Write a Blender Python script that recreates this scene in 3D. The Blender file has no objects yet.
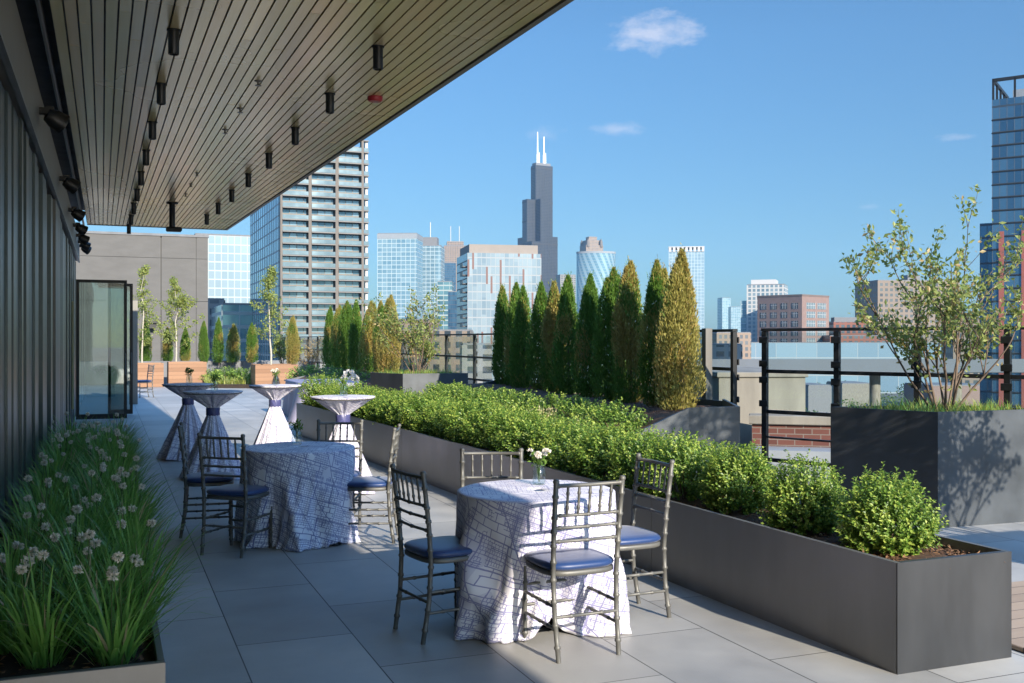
import bpy, math, random
from mathutils import Vector, Matrix, noise as mnoise
R = random.Random(7)
S = bpy.context.scene
COL = S.collection
rad = math.radians
PI = math.pi

# ------------------------------------------------------------------ camera frame
F, VPX, HY, CH = 1020.0, 107.0, 340.0, 1.62
YAW = math.atan((512 - VPX) / F)
FW = Vector((math.sin(YAW), math.cos(YAW))); RT = Vector((math.cos(YAW), -math.sin(YAW)))
def at(px, d):                      # ground point seen at picture column px, d metres ahead
    p = RT * ((px - 512) / F * d) + FW * d
    return p.x, p.y
def hz(y, d): return CH - (y - HY) / F * d

# ------------------------------------------------------------------ mesh builder
class MB:
    def __init__(s): s.v = []; s.f = []; s.m = []; s.uv = []; s.sm = []
    def face(s, pts, m=0, uv=None, sm=False):
        b = len(s.v); s.v.extend([tuple(p) for p in pts]); s.f.append(tuple(range(b, b + len(pts))))
        s.m.append(m); s.uv.append(uv or [(0, 0)] * len(pts)); s.sm.append(sm)
    def grid(s, rows, m=0, closed=False, uvs=None, sm=True):
        b = len(s.v); n = len(rows[0])
        for r in rows: s.v.extend([tuple(p) for p in r])
        for i in range(len(rows) - 1):
            for j in range(n if closed else n - 1):
                k = (j + 1) % n
                s.f.append((b + i*n + j, b + i*n + k, b + (i+1)*n + k, b + (i+1)*n + j)); s.m.append(m); s.sm.append(sm)
                if uvs:
                    kk = j + 1
                    s.uv.append([uvs[i][j], uvs[i][kk], uvs[i+1][kk], uvs[i+1][j]])
                else: s.uv.append([(0, 0)] * 4)
    def box(s, x0, x1, y0, y1, z0, z1, m=0, rz=0, c=None, bev=0.0):
        if c is None: c = (0, 0)
        ca, sa = math.cos(rz), math.sin(rz)
        def T(x, y, z): return (c[0] + x*ca - y*sa, c[1] + x*sa + y*ca, z)
        if bev > 0:
            b = min(bev, (x1-x0)*.45, (y1-y0)*.45, (z1-z0)*.45)
            ring = lambda ix, z: [T(x0+ix, y0+ix, z), T(x1-ix, y0+ix, z), T(x1-ix, y1-ix, z), T(x0+ix, y1-ix, z)]
            rows = [ring(b, z0), ring(0, z0+b), ring(0, z1-b), ring(b, z1)]
            s.grid(rows, m, True, sm=False); s.face(rows[0][::-1], m); s.face(rows[3], m); return
        P = [T(x0,y0,z0), T(x1,y0,z0), T(x1,y1,z0), T(x0,y1,z0), T(x0,y0,z1), T(x1,y0,z1), T(x1,y1,z1), T(x0,y1,z1)]
        w, dp = x1-x0, y1-y0
        def q(a, b_, c_, d_, u): s.face([P[a], P[b_], P[c_], P[d_]], m, [(0, z0), (u, z0), (u, z1), (0, z1)])
        q(0,1,5,4,w); q(1,2,6,5,dp); q(2,3,7,6,w); q(3,0,4,7,dp)
        s.face([P[4],P[5],P[6],P[7]], m, [(x0,y0),(x1,y0),(x1,y1),(x0,y1)])
        s.face([P[3],P[2],P[1],P[0]], m, [(x0,y1),(x1,y1),(x1,y0),(x0,y0)])
    def prism(s, poly, z0, z1, m=0, top=True):      # poly counter-clockwise; z1 may be a list
        n = len(poly); zt = z1 if isinstance(z1, (list, tuple)) else [z1]*n
        for i in range(n):
            j = (i+1) % n; a, b = poly[i], poly[j]; L = math.dist(a, b)
            s.face([(a[0],a[1],z0),(b[0],b[1],z0),(b[0],b[1],zt[j]),(a[0],a[1],zt[i])], m, [(0,z0),(L,z0),(L,zt[j]),(0,zt[i])])
        if top: s.face([(p[0],p[1],z) for p, z in zip(poly, zt)], m, [(p[0],p[1]) for p in poly])
        s.face([(p[0],p[1],z0) for p in poly][::-1], m)
    def tube(s, pts, r, n=8, m=0, cap=True, sm=True):
        pts = [Vector(p) for p in pts]; rr = r if isinstance(r, (list, tuple)) else [r]*len(pts)
        rows = []; ref = None
        for i, p in enumerate(pts):
            t = (pts[min(i+1, len(pts)-1)] - pts[max(i-1, 0)]).normalized()
            if ref is None:
                ref = Vector((0,0,1)) if abs(t.z) < .9 else Vector((1,0,0))
            u = t.cross(ref)
            if u.length < 1e-5: u = t.cross(Vector((0,1,0.1)))
            u.normalize(); w = u.cross(t).normalized(); ref = w
            rows.append([p + (u*math.cos(a) + w*math.sin(a))*rr[i] for a in [2*PI*k/n for k in range(n)]])
        s.grid(rows, m, True, sm=sm)
        if cap: s.face(rows[0], m); s.face(rows[-1][::-1], m)
    def lathe(s, prof, n=24, m=0, c=(0,0), sm=True, cap=True):
        rows = [[(c[0]+r*math.cos(2*PI*k/n), c[1]+r*math.sin(2*PI*k/n), z) for k in range(n)] for r, z in prof]
        s.grid(rows, m, True, sm=sm)
        if cap:
            if prof[0][0] > 1e-4: s.face(rows[0][::-1], m)
            if prof[-1][0] > 1e-4: s.face(rows[-1], m)
    def mesh(s, name, mats):
        me = bpy.data.meshes.new(name); me.from_pydata(s.v, [], s.f)
        for mt in (mats if isinstance(mats, (list, tuple)) else [mats]): me.materials.append(mt)
        me.polygons.foreach_set('material_index', s.m); me.polygons.foreach_set('use_smooth', s.sm)
        ul = me.uv_layers.new(name='UVMap'); flat = [c for q in s.uv for p in q for c in p]
        ul.data.foreach_set('uv', flat); me.update(); return me
    def build(s, name, mats, parent=None):
        return link(name, s.mesh(name, mats), parent)
def link(name, me, parent=None):
    o = bpy.data.objects.new(name, me); COL.objects.link(o)
    if parent: o.parent = parent
    return o
def tag(o, label=None, cat=None, group=None, kind=None):
    if label: o['label'] = label
    if cat: o['category'] = cat
    if group: o['group'] = group
    if kind: o['kind'] = kind
    return o
def empty(name, loc=(0,0,0), rz=0, label=None, cat=None, group=None):
    o = bpy.data.objects.new(name, None); COL.objects.link(o); o.location = loc; o.rotation_euler = (0,0,rz)
    o.empty_display_size = .1
    return tag(o, label, cat, group)
def dup(root, loc, rz=0, label=None, group=None, scale=None):
    r = root.copy(); COL.objects.link(r); r.location = loc; r.rotation_euler = (0,0,rz)
    if scale: r.scale = (scale if isinstance(scale, tuple) else (scale,)*3)
    if label: r['label'] = label
    if group: r['group'] = group
    for ch in list(root.children):
        c = ch.copy(); COL.objects.link(c); c.parent = r
        for g in list(ch.children):
            d = g.copy(); COL.objects.link(d); d.parent = c
    return r
ORD = ['nearest','second','third','fourth','fifth','sixth','seventh','eighth','ninth','tenth','eleventh','twelfth','thirteenth','fourteenth']

# ------------------------------------------------------------------ materials
def newmat(name):
    m = bpy.data.materials.new(name); m.use_nodes = True; nt = m.node_tree; nt.nodes.clear()
    out = nt.nodes.new('ShaderNodeOutputMaterial'); return m, nt, out
def N(nt, t, **k):
    n = nt.nodes.new(t)
    for a, b in k.items(): setattr(n, a, b)
    return n
def math_(nt, op, a, b=None, c=None, clamp=False):
    n = N(nt, 'ShaderNodeMath', operation=op, use_clamp=clamp)
    for i, x in enumerate((a, b, c)):
        if x is None: continue
        if isinstance(x, (int, float)): n.inputs[i].default_value = x
        else: nt.links.new(x, n.inputs[i])
    return n.outputs[0]
def mixc(nt, f, a, b):
    n = N(nt, 'ShaderNodeMix', data_type='RGBA')
    if isinstance(f, (int, float)): n.inputs[0].default_value = f
    else: nt.links.new(f, n.inputs[0])
    for i, x in ((6, a), (7, b)):
        if isinstance(x, tuple): n.inputs[i].default_value = (*x[:3], 1)
        else: nt.links.new(x, n.inputs[i])
    return n.outputs[2]
def bsdf(nt, out, base=None, rough=.5, metal=0, spec=None, normal=None, **k):
    p = N(nt, 'ShaderNodeBsdfPrincipled')
    def st(nm, v):
        if v is None: return
        if isinstance(v, (int, float)): p.inputs[nm].default_value = v
        elif isinstance(v, tuple): p.inputs[nm].default_value = (*v[:3], 1)
        else: nt.links.new(v, p.inputs[nm])
    st('Base Color', base); st('Roughness', rough); st('Metallic', metal); st('Specular IOR Level', spec)
    if normal is not None: nt.links.new(normal, p.inputs['Normal'])
    for a, v in k.items(): st(a, v)
    if out is not None: nt.links.new(p.outputs[0], out.inputs[0])
    return p
def noise(nt, scale, detail=4, coord='Object', rough=.55, vec=None, stretch=None):
    if vec is None:
        vec = N(nt, 'ShaderNodeTexCoord').outputs[coord]
    if stretch:
        mp = N(nt, 'ShaderNodeMapping'); mp.inputs['Scale'].default_value = stretch; nt.links.new(vec, mp.inputs[0]); vec = mp.outputs[0]
    n = N(nt, 'ShaderNodeTexNoise'); n.inputs['Scale'].default_value = scale; n.inputs['Detail'].default_value = detail
    n.inputs['Roughness'].default_value = rough; nt.links.new(vec, n.inputs['Vector']); return n.outputs[0]
def bump(nt, h, strength=.3, dist=.01):
    b = N(nt, 'ShaderNodeBump'); b.inputs['Strength'].default_value = strength; b.inputs['Distance'].default_value = dist
    nt.links.new(h, b.inputs['Height']); return b.outputs[0]
def ramp(nt, f, lo, hi):
    n = N(nt, 'ShaderNodeMapRange'); n.inputs[1].default_value = lo; n.inputs[2].default_value = hi; nt.links.new(f, n.inputs[0]); return n.outputs[0]
def plain(name, c, rough=.5, metal=0, var=.2, scale=6, bmp=0, spec=None, stretch=None):
    m, nt, out = newmat(name)
    f = noise(nt, scale, 5, stretch=stretch); f = ramp(nt, f, .3, .7)
    lo = tuple(x*(1-var) for x in c); hi = tuple(min(1, x*(1+var)) for x in c)
    r = math_(nt, 'MULTIPLY_ADD', f, .12, rough-.06)
    nrm = bump(nt, noise(nt, scale*12, 4, stretch=stretch), bmp, .004) if bmp else None
    bsdf(nt, out, mixc(nt, f, lo, hi), r, metal, spec, nrm); return m
def leafmat(name, a, b, trans=.35, rough=.45):
    m, nt, out = newmat(name)
    g = N(nt, 'ShaderNodeNewGeometry'); c = mixc(nt, g.outputs['Random Per Island'], a, b)
    p = bsdf(nt, None, c, rough, 0, .35)
    t = N(nt, 'ShaderNodeBsdfTranslucent')
    c2 = mixc(nt, .5, c, tuple(min(1, x*1.5) for x in b)); nt.links.new(c2, t.inputs[0])
    ms = N(nt, 'ShaderNodeMixShader'); ms.inputs[0].default_value = trans
    nt.links.new(p.outputs[0], ms.inputs[1]); nt.links.new(t.outputs[0], ms.inputs[2]); nt.links.new(ms.outputs[0], out.inputs[0]); return m
def glassmat(name, tint=(.8,.88,.86), refl=.16, rough=.02, opacity=.0, base=(.1,.12,.12)):
    m, nt, out = newmat(name)
    tr = N(nt, 'ShaderNodeBsdfTransparent'); tr.inputs[0].default_value = (*tint, 1)
    gl = N(nt, 'ShaderNodeBsdfGlossy'); gl.inputs['Roughness'].default_value = rough
    fr = N(nt, 'ShaderNodeLayerWeight'); fr.inputs[0].default_value = .5
    k = math_(nt, 'MULTIPLY_ADD', math_(nt, 'POWER', fr.outputs['Facing'], 4.0), .7, refl, clamp=True)
    ms = N(nt, 'ShaderNodeMixShader'); nt.links.new(k, ms.inputs[0]); nt.links.new(tr.outputs[0], ms.inputs[1]); nt.links.new(gl.outputs[0], ms.inputs[2])
    nt.links.new(ms.outputs[0], out.inputs[0]); return m
def facade(name, bw, fh, mw, sw, g1, g2, frame, metal=.55, rough=.12, fmetal=0, frough=.5, lowf=0.0):
    m, nt, out = newmat(name)
    uv = N(nt, 'ShaderNodeUVMap').outputs[0]; sp = N(nt, 'ShaderNodeSeparateXYZ'); nt.links.new(uv, sp.inputs[0])
    u = math_(nt, 'DIVIDE', sp.outputs[0], bw); v = math_(nt, 'DIVIDE', sp.outputs[1], fh)
    mu = math_(nt, 'LESS_THAN', math_(nt, 'FRACT', u), mw); mv = math_(nt, 'LESS_THAN', math_(nt, 'FRACT', v), sw)
    mk = math_(nt, 'MAXIMUM', mu, mv)
    cb = N(nt, 'ShaderNodeCombineXYZ'); nt.links.new(math_(nt, 'FLOOR', u), cb.inputs[0]); nt.links.new(math_(nt, 'FLOOR', v), cb.inputs[1])
    wn = N(nt, 'ShaderNodeTexWhiteNoise', noise_dimensions='2D'); nt.links.new(cb.outputs[0], wn.inputs[0])
    g = mixc(nt, wn.outputs[0], g1, g2)
    base = mixc(nt, mk, g, frame)
    rg = math_(nt, 'MULTIPLY_ADD', mk, frough-rough, rough); mt = math_(nt, 'MULTIPLY_ADD', mk, fmetal-metal, metal)
    bsdf(nt, out, base, rg, mt, .5, bump(nt, mk, .4, .15)); return m

M = {}
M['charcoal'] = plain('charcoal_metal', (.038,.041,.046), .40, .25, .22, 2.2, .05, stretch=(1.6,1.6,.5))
M['planter_bounce'] = plain('bounce_grey_metal', (.145,.145,.145), .36, .25, .20, 1.6, .05, stretch=(1.5,1.5,.45))  # planter metal lightened: bounced light on shaded sides is put into the colour
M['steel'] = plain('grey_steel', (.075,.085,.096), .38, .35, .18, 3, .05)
M['dark'] = plain('black_metal', (.012,.013,.014), .45, .2, .2, 5)
M['black'] = plain('matt_black', (.006,.006,.007), .6, 0, .2, 5)
M['clad'] = plain('dark_cladding', (.06,.08,.085), .38, .5, .22, 1.5, .03, stretch=(4, .6, .25))
M['clad_lite'] = plain('grey_cladding', (.13,.125,.115), .45, .3, .15, 2, stretch=(3,3,.3))
M['beam'] = plain('grey_beam', (.16,.15,.135), .5, .2, .2, 2)
M['mulch'] = plain('bark_mulch', (.085,.042,.022), .9, 0, .55, 30, .8)
M['soil'] = plain('dark_soil', (.03,.02,.014), .95, 0, .5, 25, .8)
M['chip'] = leafmat('mulch_chip', (.06,.026,.012), (.30,.17,.09), .0, .85)
M['chair'] = plain('pewter_paint', (.105,.105,.099), .48, .2, .14, 9)
M['white'] = plain('white_paint', (.42,.42,.42), .5, 0, .05, 4)
M['concrete'] = plain('concrete', (.18,.168,.142), .85, 0, .30, 2.2, .2, stretch=(1.3,1.3,.35))
M['concrete_wall'] = plain('board_concrete', (.098,.096,.094), .85, 0, .14, .9, .2, stretch=(1,1,2.5))
M['stone'] = plain('grey_stone', (.14,.145,.155), .8, 0, .2, 2, .1)
M['ledge'] = plain('pale_ledge', (.20,.225,.25), .7, 0, .15, 2)
M['red'] = plain('red_plastic', (.35,.02,.03), .4, 0, .1, 3)
M['stem'] = plain('green_stem', (.06,.11,.02), .6, 0, .3, 8)
M['bark'] = plain('brown_bark', (.12,.085,.06), .85, 0, .35, 14, .3)
M['birch'] = plain('pale_bark', (.36,.33,.27), .8, 0, .3, 10, .2, stretch=(1,1,4))
M['glass'] = glassmat('clear_glass', (.90,.95,.95), .03)
M['doorglass'] = glassmat('door_glass', (.62,.70,.68), .14)
M['vase'] = glassmat('vase_glass', (.93,.97,.97), .05)
M['window'] = plain('dark_window', (.05,.07,.09), .12, .5, .3, .3)
# leaves
M['box_a'] = leafmat('boxwood_leaf', (.06,.135,.022), (.17,.275,.045), .30, .4)
M['box_b'] = leafmat('boxwood_tip', (.23,.33,.05), (.40,.48,.10), .35, .45)
M['arb_g'] = leafmat('arborvitae_green', (.048,.112,.016), (.13,.235,.04), .28)
M['arb_d'] = leafmat('arborvitae_dark', (.022,.05,.010), (.055,.10,.02), .22)
M['arb_y'] = leafmat('arborvitae_yellow', (.20,.19,.045), (.37,.325,.095), .3)
M['arb_o'] = leafmat('arborvitae_brown', (.20,.145,.035), (.36,.265,.08), .25)
M['shrub'] = leafmat('shrub_leaf', (.10,.16,.035), (.30,.33,.10), .38)
M['shrub_r'] = leafmat('shrub_tinted_leaf', (.22,.14,.04), (.42,.33,.16), .35)
M['birch_l'] = leafmat('birch_leaf', (.14,.19,.04), (.30,.33,.09), .38)
M['blade'] = leafmat('allium_blade', (.07,.20,.032), (.25,.46,.11), .3, .35)
M['straw'] = leafmat('straw_blade', (.35,.30,.16), (.55,.48,.28), .3)
M['sedge'] = leafmat('sedge_blade', (.18,.24,.04), (.38,.40,.09), .38)
M['floret'] = leafmat('dry_floret', (.62,.54,.42), (.90,.83,.70), .25, .7)
M['petal'] = leafmat('white_petal', (.72,.68,.60), (.86,.82,.76), .3, .6)
M['pale_fol'] = leafmat('pale_foliage', (.20,.27,.07), (.42,.42,.16), .35)
M['far_leaf'] = leafmat('street_tree_leaf', (.04,.08,.02), (.10,.15,.04), .25)

def mk_cushion():
    m, nt, out = newmat('navy_satin'); f = noise(nt, 4, 3)
    bsdf(nt, out, mixc(nt, f, (.007,.028,.105), (.011,.042,.155)), .45, 0, .5, bump(nt, noise(nt, 9, 3), .12, .01), **{'Sheen Weight': .2}); return m
M['cushion'] = mk_cushion()
def mk_paving():
    m, nt, out = newmat('grey_porcelain_paving')
    co = N(nt, 'ShaderNodeTexCoord').outputs['Object']
    mp = N(nt, 'ShaderNodeMapping'); mp.inputs['Rotation'].default_value = (0,0,rad(90)); mp.inputs['Location'].default_value = (-.02, -.637, 0)
    nt.links.new(co, mp.inputs[0])
    br = N(nt, 'ShaderNodeTexBrick'); br.offset = .5; br.inputs['Scale'].default_value = 1.0
    br.inputs['Brick Width'].default_value = 1.24; br.inputs['Row Height'].default_value = .62
    br.inputs['Mortar Size'].default_value = .0035; br.inputs['Mortar Smooth'].default_value = .1; br.inputs['Bias'].default_value = 0
    br.inputs['Color1'].default_value = (.315,.315,.305,1); br.inputs['Color2'].default_value = (.44,.435,.415,1); br.inputs['Mortar'].default_value = (.025,.025,.025,1)
    nt.links.new(mp.outputs[0], br.inputs['Vector'])
    n1 = ramp(nt, noise(nt, 1.7, 6), .3, .7); n2 = noise(nt, 60, 3, stretch=(1,.25,1)); st = ramp(nt, noise(nt, .55, 3), .45, .7)
    c = mixc(nt, n1, (.74,.74,.74), (1.10,1.09,1.07)); mul = N(nt, 'ShaderNodeMix', data_type='RGBA', blend_type='MULTIPLY'); mul.inputs[0].default_value = 1
    nt.links.new(br.outputs[0], mul.inputs[6]); nt.links.new(c, mul.inputs[7])
    c2 = mixc(nt, math_(nt, 'MULTIPLY', st, .38), mul.outputs[2], (.22,.215,.205))
    rg = math_(nt, 'MULTIPLY_ADD', n1, .2, .42)
    hb = math_(nt, 'SUBTRACT', math_(nt, 'MULTIPLY', n2, .25), br.outputs[1])
    bsdf(nt, out, c2, rg, 0, .4, bump(nt, hb, .35, .004)); return m
M['paving'] = mk_paving()
def mk_wood(name, a, b, bw, axis=0, rough=.5, metal=0, gap=.04, gapc=(.01,.008,.006)):
    m, nt, out = newmat(name)
    co = N(nt, 'ShaderNodeTexCoord').outputs['Object']; sp = N(nt, 'ShaderNodeSeparateXYZ'); nt.links.new(co, sp.inputs[0])
    k = math_(nt, 'DIVIDE', sp.outputs[axis], bw); idx = math_(nt, 'FLOOR', k); fr = math_(nt, 'FRACT', k)
    wn = N(nt, 'ShaderNodeTexWhiteNoise', noise_dimensions='1D'); nt.links.new(idx, wn.inputs['W'])
    st = [22,22,22]; st[{0:1,1:0,2:0}[axis]] = 1.2
    g = noise(nt, 1.0, 5, stretch=tuple(st))
    f = math_(nt, 'ADD', math_(nt, 'MULTIPLY', wn.outputs[0], .6), math_(nt, 'MULTIPLY', g, .4))
    gm = math_(nt, 'LESS_THAN', fr, gap)
    bsdf(nt, out, mixc(nt, gm, mixc(nt, f, a, b), gapc), rough, metal, .4, bump(nt, math_(nt, 'SUBTRACT', g, gm), .3, .005)); return m
M['deck'] = mk_wood('deck_boards', (.28,.20,.14), (.46,.35,.25), .14, 1, .6)
M['cedar'] = mk_wood('cedar_boards', (.17,.082,.04), (.27,.145,.078), .13, 2, .55)
def mk_soffit():
    m, nt, out = newmat('bronze_wood_soffit')
    g = N(nt, 'ShaderNodeNewGeometry'); n = noise(nt, 1, 5, stretch=(30,.8,30)); n2 = noise(nt, .45, 3); n3 = noise(nt, 1, 2, stretch=(9,.25,9))
    cr = N(nt, 'ShaderNodeValToRGB'); e = cr.color_ramp.elements; nt.links.new(g.outputs['Random Per Island'], cr.inputs[0])
    e[0].position = 0; e[0].color = (.58,.45,.24,1); e[1].position = 1; e[1].color = (.92,.74,.40,1)
    for p, c in ((.25,(.74,.65,.32)),(.45,(.88,.62,.34)),(.7,(.80,.66,.38))): q = e.new(p); q.color = (*c,1)
    c = mixc(nt, math_(nt, 'MULTIPLY', n, .6), cr.outputs[0], (.52,.42,.25)); c = mixc(nt, math_(nt, 'MULTIPLY', ramp(nt,n3,.5,.7), .35), c, (.80,.66,.46))
    r = math_(nt, 'MULTIPLY_ADD', n2, .2, .16)
    bsdf(nt, out, c, r, .45, .5, bump(nt, n, .10, .002)); return m
M['soffit'] = mk_soffit()
def mk_cloth(name, white, ink, sc=1.0, amount=1.0, dense=.58):
    m, nt, out = newmat(name)
    uv = N(nt, 'ShaderNodeUVMap').outputs[0]
    nz = N(nt, 'ShaderNodeTexNoise'); nz.inputs['Scale'].default_value = 2.2; nt.links.new(uv, nz.inputs['Vector'])
    ad = N(nt, 'ShaderNodeVectorMath', operation='MULTIPLY_ADD'); nt.links.new(nz.outputs[1], ad.inputs[0]); ad.inputs[1].default_value = (.022,.022,0); nt.links.new(uv, ad.inputs[2])
    mp = N(nt, 'ShaderNodeMapping'); mp.inputs['Rotation'].default_value = (0,0,rad(17)); mp.inputs['Scale'].default_value = (sc,sc,sc); nt.links.new(ad.outputs[0], mp.inputs[0])
    def brick(w, h, mort, off):
        b = N(nt, 'ShaderNodeTexBrick'); b.offset = off; b.squash = .6; b.squash_frequency = 3; b.inputs['Scale'].default_value = 1
        b.inputs['Brick Width'].default_value = w; b.inputs['Row Height'].default_value = h; b.inputs['Mortar Size'].default_value = mort
        b.inputs['Mortar Smooth'].default_value = .2; nt.links.new(mp.outputs[0], b.inputs['Vector']); return b.outputs[1]
    fine = brick(.026, .020, .0022, .0); mid = brick(.105, .05, .0033, .37); big = brick(.31, .17, .0048, .55)
    def vor(scale, seed):
        v = N(nt, 'ShaderNodeTexVoronoi', distance='MANHATTAN'); v.inputs['Scale'].default_value = scale
        mm = N(nt, 'ShaderNodeMapping'); mm.inputs['Location'].default_value = (seed, seed*.7, 0); nt.links.new(mp.outputs[0], mm.inputs[0]); nt.links.new(mm.outputs[0], v.inputs['Vector'])
        s = N(nt, 'ShaderNodeSeparateColor'); nt.links.new(v.outputs['Color'], s.inputs[0]); return s.outputs
    va = vor(8.5, 1.3); vb = vor(5.0, 7.1)
    pf = math_(nt, 'GREATER_THAN', va[0], dense); pm = math_(nt, 'GREATER_THAN', va[1], .25)
    wv = N(nt, 'ShaderNodeTexWave', wave_type='BANDS', bands_direction='DIAGONAL'); wv.inputs['Scale'].default_value = .9; wv.inputs['Distortion'].default_value = 3.5; wv.inputs['Detail'].default_value = .5; wv.inputs['Detail Scale'].default_value = .8; nt.links.new(mp.outputs[0], wv.inputs['Vector'])
    road = math_(nt, 'LESS_THAN', math_(nt, 'ABSOLUTE', math_(nt, 'SUBTRACT', wv.outputs[1], .5)), .022)
    k = math_(nt, 'MULTIPLY', fine, pf); k = math_(nt, 'MAXIMUM', k, math_(nt, 'MULTIPLY', mid, pm)); k = math_(nt, 'MAXIMUM', k, big); k = math_(nt, 'MAXIMUM', k, road)
    blk = math_(nt, 'MULTIPLY', math_(nt, 'GREATER_THAN', vb[2], .80), .28)
    k = math_(nt, 'MULTIPLY', math_(nt, 'MAXIMUM', k, blk), amount)
    bsdf(nt, out, mixc(nt, k, white, ink), .6, 0, .3, bump(nt, noise(nt, 240, 2), .1, .001), **{'Sheen Weight': .15}); return m
M['cloth'] = mk_cloth('street_plan_cloth', (.62,.61,.67), (.16,.16,.34), 1.0, .85, .47)
M['cloth_dense'] = mk_cloth('dense_street_plan_cloth', (.68,.70,.79), (.12,.14,.32), 1.2, .95, .22)
M['satin'] = plain('lavender_cloth', (.50,.48,.60), .5, 0, .2, 14, .1, stretch=(1,1,.2))
M['sash'] = plain('navy_sash', (.065,.07,.18), .4, 0, .25, 20)
M['grey_drape'] = plain('grey_violet_drape', (.26,.25,.34), .6, 0, .12, 4)

# ------------------------------------------------------------------ plants
def leaf(mb, p, d, up, L, W, m=0, fold=.25):
    """one small leaf: bent quad from p along d"""
    d = d.normalized(); s = d.cross(up)
    if s.length < 1e-4: s = d.cross(Vector((.3,.9,.2)))
    s.normalize(); n = s.cross(d)
    mb.face([p, p + d*L*.5 + s*W*.5 + n*fold*W, p + d*L, p + d*L*.5 - s*W*.5 + n*fold*W], m)
def rv(r, s=1): return Vector((r.uniform(-s,s), r.uniform(-s,s), r.uniform(-s,s)))
def boxwood_mesh(seed, rx=.33, h=.46, shoots=300, per=15, lf=.026):
    r = random.Random(seed); mb = MB()
    for i in range(shoots):
        a = r.uniform(0, 2*PI); c = r.uniform(-.62, 1); s = math.sqrt(max(0, 1-c*c))
        dirv = Vector((s*math.cos(a), s*math.sin(a), c))
        k = 1 + .20*mnoise.noise(dirv*1.9 + Vector((seed*3.1,0,0))) + r.uniform(-.10,.10) + (r.uniform(.06,.2) if r.random() < .14 else 0)
        tip = Vector((dirv.x*rx*k, dirv.y*rx*k, h*.42 + dirv.z*h*.58*k))
        base = Vector((tip.x*.45, tip.y*.45, tip.z*.5 + .02)); ax = (tip-base); L = ax.length; ax.normalize()
        ax2 = (ax + Vector((0,0,.45))).normalized()
        for j in range(per):
            t = 1 - (j/per)**1.25*.95
            p = base + ax*L*min(t,.75) + ax2*L*max(0,t-.75) + rv(r,.006)
            an = j*2.4 + r.uniform(-.4,.4); u = ax2.cross(Vector((0,0,1)) if abs(ax2.z) < .95 else Vector((1,0,0))).normalized(); w = ax2.cross(u)
            ld = (u*math.cos(an) + w*math.sin(an)) + ax2*r.uniform(.3,1.1)
            tipm = 1 if (t > .78 and r.random() < .48) else 0
            leaf(mb, p, ld, ax2, lf*r.uniform(.7,1.25), lf*.62*r.uniform(.8,1.2), tipm)
    for i in range(9):
        a = r.uniform(0,2*PI); mb.tube([(0.02*math.cos(a),.02*math.sin(a),-.05),(rx*.4*math.cos(a),rx*.4*math.sin(a),h*.35),(rx*.7*math.cos(a),rx*.7*math.sin(a),h*.6)],[.008,.006,.003],5,2)
    return mb.mesh('boxwood_shrub', [M['box_a'], M['box_b'], M['bark']])
def arbor_mesh(seed, h=1.68, rx=.32, n=6500, mats=('arb_g','arb_y','arb_o','arb_d'), wts=(.7,.2,.1), lf=.055):
    r = random.Random(seed); mb = MB(); off = Vector((seed*5.3, seed*1.7, 0))
    lead = [(r.uniform(-.12,.12)*rx, r.uniform(-.12,.12)*rx, 1.0)] + [(r.uniform(.22,.42)*rx*sg, r.uniform(-.35,.35)*rx, r.uniform(.84,.98)) for sg in (-1,1)]
    for i in range(n):
        cx, cy, hs = lead[0] if r.random() < .45 else lead[1 + (r.random() < .5)]
        t = r.random()**.85; hh = h*hs
        prof = (min(1, t/.35 + .56))*(1 - t**3.6)**.95*(1 - .14*t)
        a = r.uniform(0, 2*PI); dv = Vector((math.cos(a), math.sin(a), 0))
        lump = 1 + .20*mnoise.noise(Vector((dv.x*1.3, dv.y*1.3, t*hh*2.2)) + off) + .40*mnoise.noise(Vector((dv.x*2.6, dv.y*2.6, t*hh*1.1)) + off*.7) + .20*mnoise.noise(Vector((dv.x*5, dv.y*5, t*hh*6)) + off)
        q = prof*rx*lump*(1 - .45*r.random()**2.2)*(.72 if (cx or cy) else 1)
        p = Vector((cx*(1-t*.3) + dv.x*q, cy*(1-t*.3) + dv.y*q, .02 + t*hh))
        ld = dv*r.uniform(.2,.75) + Vector((0,0,1))*r.uniform(.8,1.6) + rv(r,.32)
        cl = mnoise.noise(Vector((p.x*2.4, p.y*2.4, p.z*1.5)) + off*1.3)*.5 + .5 + r.uniform(-.10,.10)
        acc = 0; mi = 0
        cum = [wts[0], wts[0]+wts[1], 1.0]
        cc = min(.999, max(0, (cl-.22)/.56))
        for j, w in enumerate(cum):
            if cc < w: mi = j; break
        side = rv(r,1)
        leaf(mb, p, ld, side, lf*r.uniform(.6,1.5), lf*.30*r.uniform(.7,1.4), mi, .15)
        if r.random() < .55: leaf(mb, p, ld + rv(r,.5), side, lf*r.uniform(.5,1.1), lf*.26, mi, .15)
    for i in range(150):          # wispy leading shoots
        cx, cy, hs = lead[r.randrange(3)]; z0 = h*hs*r.uniform(.55,.98); a = r.uniform(0,6.28); q = rx*.8*(1-(z0/h)**2.2)*r.uniform(.5,1.1)
        p = Vector((cx*.8+q*math.cos(a), cy*.8+q*math.sin(a), z0)); u = Vector((r.uniform(-.3,.3),r.uniform(-.3,.3),1))
        mi = 0 if r.random() < wts[0] else 1 if r.random() < .7 else 2
        for k in range(7): leaf(mb, p + u*k*.022, u + rv(r,.5), rv(r), lf*r.uniform(.5,.9), lf*.25, mi, .1)
    t_ = MB(); t_.tube([(0,0,-.08),(0,0,h*.5),(0,0,h*.8)], [.022,.014,.006], 7)
    return mb.mesh('crown', [M[k] for k in mats]), t_.mesh('trunk', M['bark'])
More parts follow.
